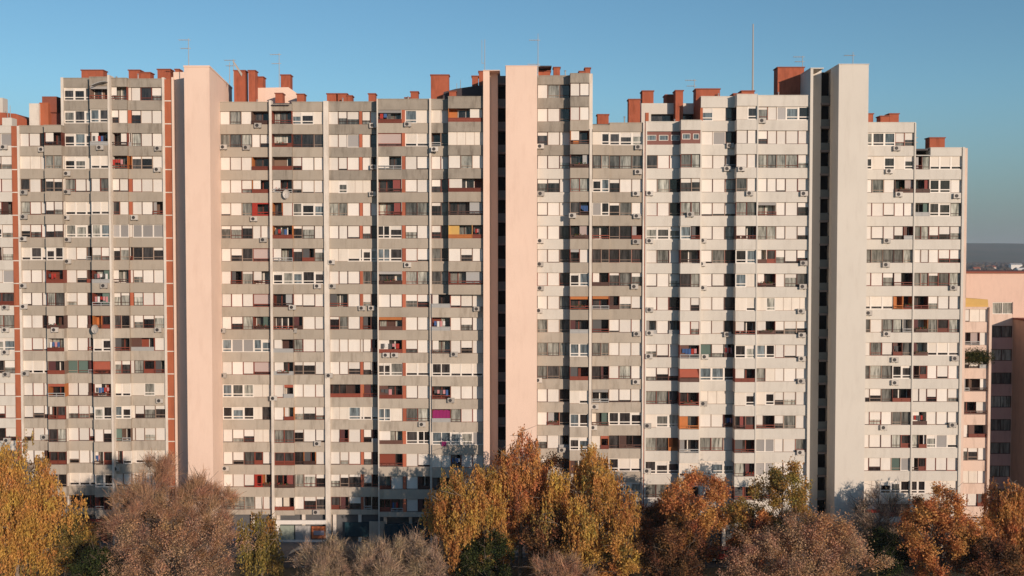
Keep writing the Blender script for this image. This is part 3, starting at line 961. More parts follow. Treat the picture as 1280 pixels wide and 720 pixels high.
gbox(r4, 'shop_wall', CONC_LOW, 461.5, 480, 652, 678, YL - .3)
gbox(r2, 'shop_awning', REDV, 87, 130, 650.5, 652.5, YL - .9, .8)
gbox(r2, 'shop_door', REDV, 127, 133, 654, 675, YL - .2)
gbox(r2, 'shop_window', TEALD, 87, 126, 653, 676, YL - .05)
gbox(r2, 'shop_poster', mat('poster_green', (0.12, 0.28, 0.12), .6), 134, 141, 656, 668, YL - .2)
gbox(r7, 'shop_fascia', REDV, 1078, 1100, 638, 641, YD - .6, .5)

# ================================================================= air conditioners
ORD = ['ground', 'first', 'second', 'third', 'fourth', 'fifth', 'sixth', 'seventh', 'eighth', 'ninth', 'tenth', 'eleventh', 'twelfth', 'thirteenth', 'fourteenth', 'fifteenth', 'sixteenth', 'seventeenth', 'eighteenth', 'nineteenth', 'twentieth']
AC = [(6, 184), (126, 184.6), (198.5, 185.7), (84.6, 217), (197.5, 212), (53.5, 187), (31, 240.5), (84.6, 240), (31, 271), (83.6, 272), (169, 272),
      (30, 298.5), (85.6, 299.5), (85.6, 326.6), (30, 357), (131, 357), (31, 383), (69.5, 412), (198.5, 412), (33, 466.6), (200.5, 500.5), (8, 384), (8, 412),
      (8, 440), (9, 467.6), (57, 546), (10, 550), (146, 585.5),
      (323, 157), (280, 184), (308.6, 184.6), (318, 273.7), (330, 299.7), (414.6, 327.5), (397.5, 357.5), (416, 357.5), (278, 413), (367.5, 413), (366, 384),
      (279, 469), (411.9, 469), (342.5, 497.5), (397.5, 554), (282.5, 585), (396, 639.6), (466.6, 157), (510, 155.5), (543.6, 186.6), (467.5, 209),
      (466, 242.5), (510, 331), (453, 385), (465, 385), (596.6, 386), (483, 443.6), (493.6, 443.6), (568, 442.5), (564, 500), (528, 530),
      (675.5, 183), (798, 184), (797.6, 215), (676, 242), (795, 242), (812, 241.5), (715.5, 269.5), (796, 270), (675.5, 301), (795, 302), (812, 301),
      (675, 330), (675.5, 360), (793, 358), (674, 388), (812, 387), (796, 417), (812, 416), (811, 445), (673, 475), (795, 477), (743.5, 508), (741.7, 534),
      (703, 562), (809, 588), (791, 619.5), (952.4, 151), (912.3, 182), (909, 211), (926.4, 211), (936.7, 241.6), (1004.4, 242), (862.7, 268),
      (878.4, 300.5), (877, 329.7), (1004, 328.8), (878.6, 359.5), (1003, 358), (1001, 388.7), (909, 417.6), (1001.7, 418.5), (880.7, 445.6), (1001.7, 448),
      (1001, 476), (879, 504), (809.4, 531.7), (1000, 565), (1120.4, 185.5), (1111, 214), (1123, 243), (1195.4, 245), (1108, 300.7), (1107, 330.7),
      (1191, 359.4), (1085, 391), (1107.7, 417), (1118, 449.4), (1193, 447.7), (1118, 478), (1104, 534), (1190, 530.8), (1187.6, 613)]
AC_LABELS = {}
acb = MB(); acb.box(-.42, .42, -.30, -.02, -.28, .28)
acf = MB()
for s in range(20):
    pass
def acbody(dark):
    b = MB(); b.box(-.42, .42, -.30, -.02, -.28, .28); return b
def acfan(xc):
    b = MB(); n = 14
    for i in range(n):
        pass
    b.tube((xc, -.325, 0), (xc, -.301, 0), .21, .21, 14); return b
me_body = acb
proto = empty('air_conditioner'); body = MB(); body.box(-.42, .42, -.30, -.02, -.28, .28); body = body.build('casing', ACW, proto)
fan = acfan(-.1).build('fan_grille', ACG, body)
br = MB(); br.box(-.36, -.30, -.3, 0, -.34, -.28); br.box(.30, .36, -.3, 0, -.34, -.28); br = br.build('bracket', DGREY, proto)
first = True
def nearest_bay(px, py):
    best = None
    for (info, a, c, Y) in BAYINFO:
        if px > 640 and Y > 121.9 or (px < 600 and Y < 119.5): continue
        xx = X(px, Y, py)
        if info[0].startswith('narrow'): continue
        d = 0 if a <= xx <= c else min(abs(xx - a), abs(xx - c))
        if best is None or d < best[0]: best = (d, info, Y, xx)
    return best
used = {}
items = []
for (px, py) in AC:
    d, info, Y, xx = nearest_bay(px, py)
    z = Z(py, Y)
    zt_ = ztL if px < 232 else ztC if px < 605 else ztD
    k = max(1, int(round((zt_(1) - .8 - z) / (zt_(1) - zt_(2)) + .0)))
    items.append((info, k, xx, Y, z, px))
from collections import defaultdict
grp = defaultdict(list)
for it in items: grp[(it[0], it[1])].append(it)
for key, lst in grp.items():
    lst.sort(key=lambda t: t[2])
    for n, (info, k, xx, Y, z, px) in enumerate(lst):
        side = '' if len(lst) == 1 else ('left-hand ' if n == 0 else 'right-hand ' if n == len(lst) - 1 else 'middle ')
        lab = f"{side}air conditioner, {ORD[k]} storey from top, {ORD[info[1]]} window column, {info[0]}"
        if first: o = proto; bo, fo, bro = body, fan, br; first = False
        else:
            o = proto.copy(); COL.objects.link(o)
            bo = body.copy(); COL.objects.link(bo); bo.parent = o
            fo = fan.copy(); COL.objects.link(fo); fo.parent = bo
            bro = br.copy(); COL.objects.link(bro); bro.parent = o
        o.location = (xx, Y - .02, z)
        tag(o, lab, 'air conditioner', 'air conditioners hung on the facade')

# satellite dishes
for (px, py, lab) in [(359, 243, 'round satellite dish on the parapet of the block right of the wide peach tower'), (121, 411, 'oval satellite dish tilted on the tall left block')]:
    d, info, Y, xx = nearest_bay(px, py)
    o = empty('satellite_dish', (xx, Y - .05, Z(py, Y)))
    tag(o, lab, 'satellite dish')
    b = MB(); n = 18
    c0 = len(b.v); rings = [(0, .25), (.25, .21), (.42, .13), (.55, .0)]
    for r_, dd in rings:
        for i in range(n):
            t = 2 * math.pi * i / n; b.v.append((r_ * math.cos(t) * .8, -.35 + -.0 - (.25 - dd) * .6, r_ * math.sin(t)))
    for q in range(3):
        for i in range(n):
            j = (i + 1) % n
            b.f.append((q * n + i, q * n + j, (q + 1) * n + j, (q + 1) * n + i)); b.m.append(0)
    di = b.build('dish', ACW, o); so = di.modifiers.new('s', 'SOLIDIFY'); so.thickness = .03
    b = MB(); b.tube((0, -.3, 0), (0, 0, -.2), .03); b.tube((0, -.5, -.5), (0, -.85, 0), .015); b.build('arm', DGREY, o)

# washing and flower boxes on some balconies
r2_ = random.Random(5)
cand = [l for l in LOGGIAS if not l[0][0].startswith('narrow') and l[3] - l[2] > 1.1]
seen_ = set(); cand2 = []
for l in cand:
    if (l[0], l[1]) not in seen_: seen_.add((l[0], l[1])); cand2.append(l)
r2_.shuffle(cand2)
CL_M = [('white', mat('cloth_white', (.7, .66, .62), .9)), ('red', mat('cloth_red', (.4, .04, .03), .9)), ('blue', mat('cloth_blue', (.06, .12, .28), .9)), ('dark', DGREY), ('pink', mat('cloth_pink', (.55, .25, .25), .9))]
FLM = mat('foliage_green', (.05, .08, .02), .9, noise=.4, nscale=6); FLR = mat('flower_red', (.45, .05, .04), .9)
for n, (info, k, x0, x1, Y, z0, z1) in enumerate(cand2[:48]):
    where = f"{ORD[k]} storey from top, {ORD[info[1]]} window column, {info[0]}"
    if n % 2 == 0:
        cn, _ = r2_.choice(CL_M)
        o = empty('laundry', ((x0 + x1) / 2, Y + .12, z0 + .62)); tag(o, f"drying laundry, {where}", 'laundry', 'laundry drying on the balconies')
        w = (x1 - x0) * .38
        b = MB(); b.tube((-w, 0, .5), (w, 0, .5), .012); b.build('line', DGREY, o)
        for i in range(r2_.randint(3, 5)):
            xx = -w + 2 * w * (i + .5) / 5; hh = r2_.uniform(.35, .75); m_ = r2_.choice(CL_M)[1]
            b = MB(); b.box(xx - w * .17, xx + w * .15, -.02, .015, .5 - hh, .52); b.box(xx - w * .05, xx + w * .08, -.045, -.02, .5 - hh * .9, .52); b.build('cloth', m_, o)
    else:
        o = empty('flower_box', ((x0 + x1) / 2, Y - .12, z0 + .35)); tag(o, f"flower box, {where}", 'flower box', 'flower boxes on the balcony railings')
        w = min(.7, (x1 - x0) * .4)
        B1('box', BROWN, o, -w, w, -.09, .09, -.1, .05)
        rg_ = np.random.default_rng(n); b = MB()
        for i in range(26):
            px_, pz_ = rg_.uniform(-w, w), rg_.uniform(.02, .28); t_ = rg_.uniform(.03, .08)
            b.v += [(px_ - t_, -.1 + rg_.normal() * .05, pz_ - t_), (px_ + t_, -.1 + rg_.normal() * .05, pz_), (px_, rg_.normal() * .06, pz_ + t_ * 1.5)]
            q = len(b.v); b.f.append((q - 3, q - 2, q - 1)); b.m.append(int(rg_.random() < .25))
        b.build('flowers', [FLM, FLR], o)
# hanging cloth
for (px, py, w, h, m, lab) in [(555, 555, .55, .6, MAG, 'magenta cloth hanging over the white balcony window of the middle block')]:
    Y = Y5b - .12
    o = MB(); xx, z = X(px, Y, py), Z(py, Y)
    for i in range(5):
        o.box(xx - w / 2 + i * w / 5, xx - w / 2 + (i + 1) * w / 5, Y - .03 * (i % 2), Y + .03 - .03 * (i % 2), z - h / 2 + .06 * (i % 3), z + h / 2)
    tag(o.build('cloth', m), lab, 'cloth')

# ================================================================= rooftop antennas
ANT = [(236, 48, 85, 118.9, 'yagi', 'thin antenna mast at the left corner of the wide peach tower'),
       (292, 74, 95, 124.5, 'panel', 'short antenna mast with a leaning panel beside two tall chimneys'),
       (349, 66, 108, 127, 'yagi', 'thin antenna mast on the square chimney right of the wide peach tower'),
       (606, 49, 88, 121, 'twin', 'slender twin-rod antenna on the slim tower fin'),
       (672.5, 42, 84, 118.5, 'big', 'tall antenna mast with cross bars beside the slim peach tower'),
       (941, 30, 117, 121.5, 'whip', 'tallest white whip antenna, above the whitish block'),
       (868, 99, 121, 123, 'yagi', 'small antenna above the corner terrace chimneys'),
       (1003, 70, 86, 122, 'yagi', 'small antenna on the big chimney left of the off-white tower'),
       (1066, 65, 81, 118.5, 'big', 'small double antenna on top of the off-white tower'),
       (287, 78, 92, 124.5, 'rod', 'bare rod antenna right of the wide peach tower'),
       (571, 104, 112, 126, 'rod', 'left of two short rods on the dark penthouse'),
       (575.5, 100, 112, 126, 'rod', 'right of two short rods on the dark penthouse'),
       (12, 132, 146, 126, 'twin', 'forked antenna on the brick penthouse at the left edge'),
       (1146, 171, 186, 120.5, 'yagi', 'small antenna in the roof step of the right block')]
for (px, y0_, y1_, Y, kind, lab) in ANT:
    xx = X(px, Y, 90); z0_, z1_ = Z(y1_, Y) - 1.2, Z(y0_, Y)
    o = empty('antenna', (xx, Y, z0_)); tag(o, lab, 'antenna', 'antennas on the roofs')
    hgt = z1_ - z0_
    b = MB(); r_ = .055 if kind != 'whip' else .12
    b.tube((0, 0, 0), (0, 0, hgt), r_, r_ * .6)
    if kind == 'twin': b.tube((-.35, 0, hgt * .4), (-.35, 0, hgt * .98), .03); b.tube((-.35, 0, hgt * .42), (0, 0, hgt * .42), .03)
    b.build('mast', ACW if kind == 'whip' else GREYM, o)
    if kind in ('yagi', 'big', 'panel'):
        e = MB()
        for zz, wd in ((.96, 1.1), (.75, .9)) if kind != 'big' else ((.85, 1.0), (.3, 1.2), (.26, 1.2)):
            e.tube((-wd, 0, hgt * zz), (.25, 0, hgt * zz), .035)
            for i in range(4):
                e.tube((-wd + i * wd * .3, -.3, hgt * zz), (-wd + i * wd * .3, .3, hgt * zz), .02)
        e.build('crossbars', ACW, o)
    if kind == 'panel':
        e = MB(); e.prism([(-.1, hgt * .9), (0, hgt * .95), (1.1, hgt * .45), (1.0, hgt * .35)], -.1, .1); e.build('panel', ACW, o)

# ================================================================= ground and far land
def soil(name, c1, c2, scale, rough=.95):
    m, nt, bs = newmat(name); N, L = nt.nodes, nt.links
    geo = N.new('ShaderNodeNewGeometry'); n = N.new('ShaderNodeTexNoise'); n.inputs['Scale'].default_value = scale; n.inputs['Detail'].default_value = 8
    L.new(geo.outputs['Position'], n.inputs['Vector'])
    r = N.new('ShaderNodeValToRGB'); r.color_ramp.elements[0].color = (*c1, 1); r.color_ramp.elements[0].position = .38
    r.color_ramp.elements[1].color = (*c2, 1); r.color_ramp.elements[1].position = .62
    L.new(n.outputs['Fac'], r.inputs[0]); L.new(r.outputs[0], bs.inputs['Base Color']); bs.inputs['Roughness'].default_value = rough
    return m
def sheet(name, x0, x1, y0, y1, z, m, kind='structure'):
    b = MB(); b.v = [(x0, y0, z), (x1, y0, z), (x1, y1, z), (x0, y1, z)]; b.f = [(0, 1, 2, 3)]; b.m = [0]
    o = b.build(name, m); tag(o, kind=kind); return o
sheet('ground', -9000, 9000, -300, 12000, -.02, soil('ground_grass', (0.035, 0.035, 0.018), (0.075, 0.06, 0.03), .08))
sheet('pavement', -90, 90, 116.2, 123.6, .02, mat('paving', (0.16, 0.15, 0.14), .9, noise=.25, nscale=.5))
sheet('road', -90, 90, 112.2, 116.0, .024, mat('asphalt', (0.05, 0.05, 0.052), .9, noise=.25, nscale=.6))
b = MB(); b.box(-90, 90, 116.0, 116.2, -.01, .14); tag(b.build('kerb', mat('kerb_stone', (0.3, 0.29, 0.27), .9, noise=.15)), kind='structure')
b = MB()
for i in range(-14, 15): b.box(i * 6, i * 6 + 3, 112.5, 112.6, .026, .032)
tag(b.build('road_marking', mat('road_paint', (0.6, 0.6, 0.58), .8, noise=.2)), kind='structure')
# hills
rng = np.random.default_rng(3)
b = MB(); nx = 120
for i in range(nx):
    x = -2500 + 9000 * i / (nx - 1)
    hh = 102 + 5 * math.sin(x / 700.) + 3 * math.sin(x / 260. + 1) + 1.2 * math.sin(x / 75.)
    b.v += [(x, 3800, -1), (x, 4300, hh * .45), (x, 5000, hh), (x, 6800, hh * .95), (x, 8000, -1)]
for i in range(nx - 1):
    for j in range(4):
        n = i * 5 + j; b.f.append((n, n + 5, n + 6, n + 1)); b.m.append(0)
ho = b.build('hills', soil('hill_wood', (0.035, 0.05, 0.02), (0.085, 0.065, 0.035), .0035)); tag(ho, kind='structure')
# far woods: clumped low crowns, one mass
vs = []; fs = []
nclump = 5200
cx = rng.uniform(500, 3300, nclump); cy = rng.uniform(1100, 4000, nclump)
keep = (cx / cy > .36) & (cx / cy < .66); cx = cx[keep]; cy = cy[keep]
b = MB()
for x, y in zip(cx, cy):
    r_ = rng.uniform(5, 14); hh = rng.uniform(7, 15)
    n = len(b.v); k = 6; a0 = rng.uniform(0, 6)
    for i in range(k):
        t = a0 + 2 * math.pi * i / k; rr = r_ * rng.uniform(.7, 1.2)
        b.v.append((x + rr * math.cos(t), y + rr * math.sin(t), -.5))
    for i in range(k):
        t = a0 + 2 * math.pi * i / k; rr = r_ * rng.uniform(.5, .9)
        b.v.append((x + rr * math.cos(t), y + rr * math.sin(t), hh * rng.uniform(.6, .9)))
    b.v.append((x, y, hh))
    for i in range(k):
        j = (i + 1) % k
        b.f.append((n + i, n + j, n + k + j, n + k + i)); b.f.append((n + k + i, n + k + j, n + 2 * k)); b.m += [0, 0]
fw = b.build('far_woods', soil('far_leaf', (0.05, 0.035, 0.03), (0.10, 0.07, 0.045), .02)); tag(fw, 'dark wooded suburb below the hills at the right', 'woods', kind='stuff')
for n, (px, py, d, w, hh, lab) in enumerate([(1271, 331, 2300, 26, 7, 'long white low building far off at the right edge'), (1279, 337, 1950, 20, 6, 'nearer white hall far off at the right edge'),
                                         (1240, 334, 2300, 20, 12, 'small pale house far off between dark trees'), (1222, 336, 2050, 14, 9, 'small reddish house far off next to the right block')]):
    o = empty('far_building', (X(px, d), d, 0)); tag(o, lab, 'building')
    zb = Z(py, d)
    bb = MB(); bb.box(-w / 2, w / 2, 0, 12, -1, max(4, zb)); bb.build('wall', [SHOPW, SHOPW, PINKC, PINKC][n], o)
    bb = MB(); zz = max(4, zb); bb.prismx([(-.5, zz), (12.5, zz), (6, zz + 3.5)], -w / 2 - .4, w / 2 + .4); bb.build('roof', [GREYM, SHOPW, BRICK, BRICK][n], o)

# ================================================================= trees
def leafmat(name, c, var=.42, tr=.4):
    m, nt, bs = newmat(name); N, L = nt.nodes, nt.links
    geo = N.new('ShaderNodeNewGeometry')
    n = N.new('ShaderNodeTexNoise'); n.inputs['Scale'].default_value = .55; n.inputs['Detail'].default_value = 3
    L.new(geo.outputs['Position'], n.inputs['Vector'])
    hs = N.new('ShaderNodeHueSaturation'); hs.inputs['Color'].default_value = (*c, 1)
    mr = N.new('ShaderNodeMapRange'); mr.inputs[3].default_value = 1 - var; mr.inputs[4].default_value = 1 + var
    L.new(geo.outputs['Random Per Island'], mr.inputs[0]); L.new(mr.outputs[0], hs.inputs['Value'])
    mr2 = N.new('ShaderNodeMapRange'); mr2.inputs[1].default_value = .3; mr2.inputs[2].default_value = .7; mr2.inputs[3].default_value = .475; mr2.inputs[4].default_value = .52
    L.new(n.outputs['Fac'], mr2.inputs[0]); L.new(mr2.outputs[0], hs.inputs['Hue'])
    L.new(hs.outputs[0], bs.inputs['Base Color']); bs.inputs['Roughness'].default_value = .7; bs.inputs['Specular IOR Level'].default_value = .2
    if tr:
        t = N.new('ShaderNodeBsdfTranslucent'); L.new(hs.outputs[0], t.inputs[0])
        mx = N.new('ShaderNodeMixShader'); mx.inputs[0].default_value = tr
        L.new(bs.outputs[0], mx.inputs[1]); L.new(t.outputs[0], mx.inputs[2]); L.new(mx.outputs[0], nt.nodes['Material Output'].inputs['Surface'])
    return m
LM = {
    'gold': [leafmat('leaf_gold', (0.64, 0.37, 0.10)), leafmat('leaf_amber', (0.53, 0.28, 0.08)), leafmat('leaf_olive', (0.30, 0.23, 0.07))],
    'orange': [leafmat('leaf_orange', (0.66, 0.32, 0.11)), leafmat('leaf_rust', (0.54, 0.24, 0.09)), leafmat('leaf_umber', (0.25, 0.12, 0.05))],
    'brown': [leafmat('leaf_brown', (0.32, 0.155, 0.065)), leafmat('leaf_russet', (0.24, 0.11, 0.05)), leafmat('leaf_darkbrown', (0.12, 0.065, 0.032))],
    'mauve': [leafmat('leaf_mauve', (0.58, 0.36, 0.22)), leafmat('leaf_dusty', (0.46, 0.28, 0.175)), leafmat('leaf_rosy', (0.62, 0.35, 0.17))],
    'olive': [leafmat('leaf_yellowgreen', (0.36, 0.27, 0.075)), leafmat('leaf_moss', (0.17, 0.14, 0.045)), leafmat('leaf_ochre', (0.48, 0.27, 0.07))],
    'green': [leafmat('leaf_green', (0.055, 0.07, 0.02)), leafmat('leaf_deepgreen', (0.03, 0.042, 0.014)), leafmat('leaf_yellowish', (0.13, 0.11, 0.03))],
    'bare': [leafmat('twig_brown', (0.40, 0.28, 0.185), tr=0), leafmat('twig_grey', (0.32, 0.24, 0.18), tr=0), leafmat('twig_tan', (0.50, 0.34, 0.19), tr=0)],
}
BARK = mat('bark', (0.13, 0.095, 0.075), .9, noise=.3, nscale=3)
BARKW = mat('bark_birch', (0.24, 0.19, 0.15), .9, noise=.5, nscale=2.5)

def quads_mesh(name, P, U, V, mi, mats, parent):
    """P centre, U,V half axes (n,3)"""
    n = len(P)
    co = np.empty((n, 4, 3), np.float32)
    co[:, 0] = P - U - V; co[:, 1] = P + U - V * .4; co[:, 2] = P + U * .7 + V; co[:, 3] = P - U * .8 + V * .5
    me = bpy.data.meshes.new(name)
    me.vertices.add(n * 4); me.vertices.foreach_set('co', co.ravel())
    me.loops.add(n * 4); me.loops.foreach_set('vertex_index', np.arange(n * 4, dtype=np.int32))
    me.polygons.add(n); me.polygons.foreach_set('loop_start', np.arange(0, n * 4, 4, dtype=np.int32))
    me.polygons.foreach_set('loop_total', np.full(n, 4, np.int32))
    for m in mats: me.materials.append(m)
    me.polygons.foreach_set('material_index', mi.astype(np.int32))
    me.update(); me.validate()
    o = bpy.data.objects.new(name, me); COL.objects.link(o); o.parent = parent
    return o

def unit(a): return a / np.maximum(np.linalg.norm(a, axis=-1, keepdims=True), 1e-6)

DM = lambda d: 98 + (d - 66) * .36
def tree(label, px, ytop, wpx, d, tone, style, seed, name='tree', leaves=26000, mix=(.55, .3, .15), crown_frac=.72, clumps=90, cat='tree', lean=0.0, leafsize=.125, depthk=.85, group='autumn trees in front of the blocks'):
    rg = np.random.default_rng(seed); d = DM(d)
    ztop = H - (ytop - 320.0) * d / F
    x0 = X(px, d, 640); W = wpx * d / F / 2
    o = empty(name, (x0, d, 0)); tag(o, label, cat, group)
    ch = ztop * crown_frac; cz = ztop - ch / 2
    # trunk
    tb = MB()
    pts = [Vector((0, 0, 0))]; nseg = 7
    for i in range(1, nseg + 1):
        t = i / nseg
        pts.append(Vector((lean * t + rg.normal() * .12, rg.normal() * .12, t * ztop * .9)))
    r0 = max(.12, ztop * .016)
    for i in range(nseg): tb.tube(pts[i], pts[i + 1], r0 * (1 - .8 * i / nseg), r0 * (1 - .8 * (i + 1) / nseg), 7)
    # clump centres in a lumpy ovoid
    C = []
    lob = rg.uniform(0, 2 * np.pi, 4)
    while len(C) < clumps:
        v = rg.normal(size=3); v /= np.linalg.norm(v)
        rr = rg.uniform(.25, 1) ** .5
        az = math.atan2(v[1], v[0])
        lump = 1 + .22 * math.sin(3 * az + lob[0] + 2 * v[2]) + .17 * math.sin(5 * v[2] + lob[1] + az)
        p = v * rr * lump
        # narrow towards the top, widest lower middle
        zz = p[2]
        taper = 1.0 - .38 * max(0, zz) ** 1.3 if style != 'cone' else .55 - .45 * zz
        C.append((p[0] * W * taper * .92, p[1] * W * depthk * taper, cz + zz * ch / 2 * .93))
    C = np.array(C)
    # limbs from trunk to clumps
    for c in C[: (clumps if style != 'bush' else clumps // 2)]:
        cv = Vector(c)
        hb = max(ztop * .12, min(ztop * .85, c[2] - rg.uniform(.5, 1.0) * (abs(c[0]) + abs(c[1])) * .9 - .4))
        t = hb / (ztop * .9); i = min(nseg - 1, int(t * nseg)); base = pts[i].lerp(pts[i + 1], t * nseg - i)
        midp = base.lerp(cv, .5) + Vector((rg.normal() * .2, rg.normal() * .2, .25 + rg.normal() * .15))
        rb = r0 * .33 * (1 - .6 * t)
        tb.tube(base, midp, rb, rb * .55, 5); tb.tube(midp, cv, rb * .55, .02, 4)
        for q in range(7 if style == 'bare' else 3):
            e = cv + Vector(tuple(rg.normal(size=3) * .7)) + Vector((0, 0, .3 if style != 'weep' else -.4)); s_ = midp.lerp(cv, rg.uniform(.4, 1))
            tb.tube(s_, e, .035, .012, 3)
    tb.build('trunk', BARKW if style == 'weep' else BARK, o)
    mats = LM[tone]
    cs = rg.uniform(.55, 1.0, len(C)) * (.16 * W + .35)       # clump size
    wgt = rg.uniform(.25, 1.5, len(C)) ** 1.3; wgt /= wgt.sum()
    if style in ('round', 'weep'): leaves = int(leaves * 1.25)
    if style == 'bare': leaves = int(leaves * .62)
    if tone == 'mauve' and style != 'bare': leaves = int(leaves * .7)
    idx = rg.choice(len(C), size=leaves, p=wgt)
    # each clump is a spray of twigs reaching outwards; foliage sits along them
    nsp = 16
    axis0 = np.array([0, 0, cz - ch * .35])
    outd = unit(C - axis0)
    SD = unit(outd[:, None, :] * .75 + rg.normal(size=(len(C), nsp, 3)) * .75 + np.array([0, 0, .22]))
    SL = rg.uniform(.5, 1.55, (len(C), nsp)) * cs[:, None]
    sp = rg.integers(0, nsp, leaves); tt_ = rg.uniform(0, 1, leaves) ** .8
    spd = SD[idx, sp]; spl = SL[idx, sp]
    P = C[idx] - outd[idx] * cs[idx][:, None] * .25 + spd * (spl * tt_)[:, None] + rg.normal(size=(leaves, 3)) * (.10 + .22 * cs[idx] * (1 - tt_ * .6))[:, None]
    tonec = rg.choice(3, size=len(C), p=mix)
    if style == 'weep':
        # leaves along hanging strands
        ns = leaves // 26
        ci = rg.choice(len(C), size=ns, p=wgt)
        o2 = unit(rg.normal(size=(ns, 3))) * (rg.uniform(0, 1, (ns, 1)) ** .4) * cs[ci][:, None] * 1.25
        S = C[ci] + o2
        Ls = rg.uniform(1.0, 3.4, ns)
        tt = rg.uniform(0, 1, (ns, 26))
        drift = rg.normal(size=(ns, 2)) * .18
        PP = np.repeat(S[:, None, :], 26, axis=1)
        PP[:, :, 2] -= tt * Ls[:, None]
        PP[:, :, 0] += tt * drift[:, :1]; PP[:, :, 1] += tt * drift[:, 1:]
        PP += rg.normal(size=PP.shape) * .07
        P = PP.reshape(-1, 3); idx = np.repeat(ci, 26)
        # hanging twigs
    n = len(P)
    P[:, 2] = np.maximum(P[:, 2], .3)
    if style == 'bare':
        # fine upward sweeping twigs instead of leaves
        out = unit(P - np.array([0, 0, cz - ch * .45]))
        D = unit(spd * .9 + out * .35 + rg.normal(size=(n, 3)) * .45 + np.array([0, 0, .18]))
        ln = rg.uniform(.25, .75, (n, 1))
        S = unit(np.cross(D, rg.normal(size=(n, 3))))
        lf = (rg.random((n, 1)) < .38)
        quads_mesh('crown', P, S * np.where(lf, rg.uniform(.025, .05, (n, 1)), rg.uniform(.008, .017, (n, 1))), D * np.where(lf, rg.uniform(.03, .055, (n, 1)), ln), rg.choice(3, size=n, p=mix), mats, o)
    else:
        A = unit(rg.normal(size=(n, 3))); Bv = unit(np.cross(A, rg.normal(size=(n, 3))))
        sz = rg.uniform(.55, 1.25, (n, 1)) * leafsize / 2 * 1.35
        mi = np.where(rg.random(n) < .65, tonec[idx], rg.choice(3, size=n, p=mix))
        if style == 'weep': Bv = unit(Bv * .5 + np.array([0, 0, -1.0])); A = unit(np.cross(Bv, rg.normal(size=(n, 3))))
        quads_mesh('crown', P, A * sz * (.6 if style == 'weep' else .9), Bv * sz * (1.5 if style == 'weep' else 1), mi, mats, o)
    return o

T = tree
T('large golden yellow tree at the left edge, dense drooping crown', 20, 545, 142, 84, 'gold', 'weep', 1, leaves=56000, clumps=130, mix=(.7, .22, .08), crown_frac=.85)
T('golden tree half hidden at the very left edge behind the large golden one', -35, 570, 90, 92, 'gold', 'weep', 2, leaves=24000, mix=(.6, .3, .1))
T('dark green and amber small tree right of the large golden tree', 92, 640, 60, 88, 'olive', 'round', 3, leaves=20000, mix=(.3, .5, .2), crown_frac=.9)
T('large pinkish brown tree with fine twigs below the terracotta stripe', 190, 576, 150, 76, 'mauve', 'bare', 4, leaves=52000, clumps=110, crown_frac=.85)
T('pinkish brown twiggy tree in front of the wide peach tower', 253, 584, 95, 80, 'mauve', 'bare', 5, leaves=34000, clumps=80, crown_frac=.85)
T('low rusty brown tree at the lower left, in front of the twiggy trees', 215, 640, 190, 66, 'mauve', 'round', 6, leaves=26000, clumps=120, crown_frac=.9, leafsize=.09)
T('slender yellow green tree in front of the graffiti wall', 327, 612, 54, 96, 'olive', 'weep', 7, leaves=9000, clumps=34, mix=(.5, .35, .15), crown_frac=.97)
T('bare grey brown tree, leftmost of three low bare trees before the middle block', 412, 676, 86, 78, 'bare', 'bare', 8, leaves=24000, clumps=70, crown_frac=.85, group='bare low trees before the middle block')
T('bare grey brown tree, central one of three low bare trees', 472, 676, 96, 74, 'bare', 'bare', 9, leaves=26000, clumps=70, crown_frac=.85, group='bare low trees before the middle block')
T('bare grey brown tree, right one of three low bare trees beside a birch', 528, 665, 80, 80, 'bare', 'bare', 10, leaves=22000, clumps=60, crown_frac=.85, group='bare low trees before the middle block')
T('weeping yellow orange birch left of the slim peach tower', 590, 566, 118, 86, 'gold', 'weep', 11, 'birch_tree', leaves=36000, clumps=80, mix=(.5, .4, .1), crown_frac=.8, cat='birch tree')
T('sparse orange tree rising in front of the slim peach tower', 650, 536, 84, 92, 'orange', 'weep', 12, leaves=20000, clumps=60, crown_frac=.7, mix=(.6, .3, .1))
T('russet brown tree between the two weeping birches', 672, 578, 108, 98, 'brown', 'round', 13, leaves=36000, clumps=80, crown_frac=.85, mix=(.45, .35, .2))
T('weeping golden birch right of the slim peach tower', 733, 561, 130, 87, 'gold', 'weep', 14, 'birch_tree', leaves=40000, clumps=85, mix=(.5, .38, .12), crown_frac=.8, cat='birch tree')
T('dark brown tree low between the birches', 690, 640, 90, 84, 'brown', 'round', 15, leaves=24000, clumps=70, crown_frac=.9, mix=(.2, .35, .45))
T('small bright yellow tree at the bottom centre right', 768, 664, 64, 76, 'gold', 'round', 16, leaves=14000, clumps=45, crown_frac=.9)
T('dark green evergreen at the bottom, left of centre below the birch', 607, 668, 76, 78, 'green', 'round', 17, leaves=26000, clumps=70, crown_frac=.95, mix=(.5, .35, .15))
T('orange brown tree in front of the whitish block', 862, 584, 112, 90, 'orange', 'round', 18, leaves=34000, clumps=90, mix=(.5, .35, .15), crown_frac=.85)
T('darker rusty tree behind the orange brown one', 820, 628, 80, 96, 'brown', 'round', 19, leaves=26000, clumps=70, mix=(.4, .3, .3), crown_frac=.85)
T('dark rusty low tree at the bottom beside the small yellow tree', 838, 655, 100, 78, 'brown', 'round', 20, leaves=26000, clumps=80, mix=(.25, .35, .4), crown_frac=.9)
T('airy yellow green tree with visible branches left of the off-white tower', 978, 582, 112, 92, 'olive', 'round', 21, leaves=19000, clumps=80, mix=(.4, .15, .45), crown_frac=.8)
T('small amber tree low between the orange and the yellow green tree', 938, 640, 56, 90, 'orange', 'round', 22, leaves=15000, clumps=45, mix=(.6, .3, .1), crown_frac=.85)
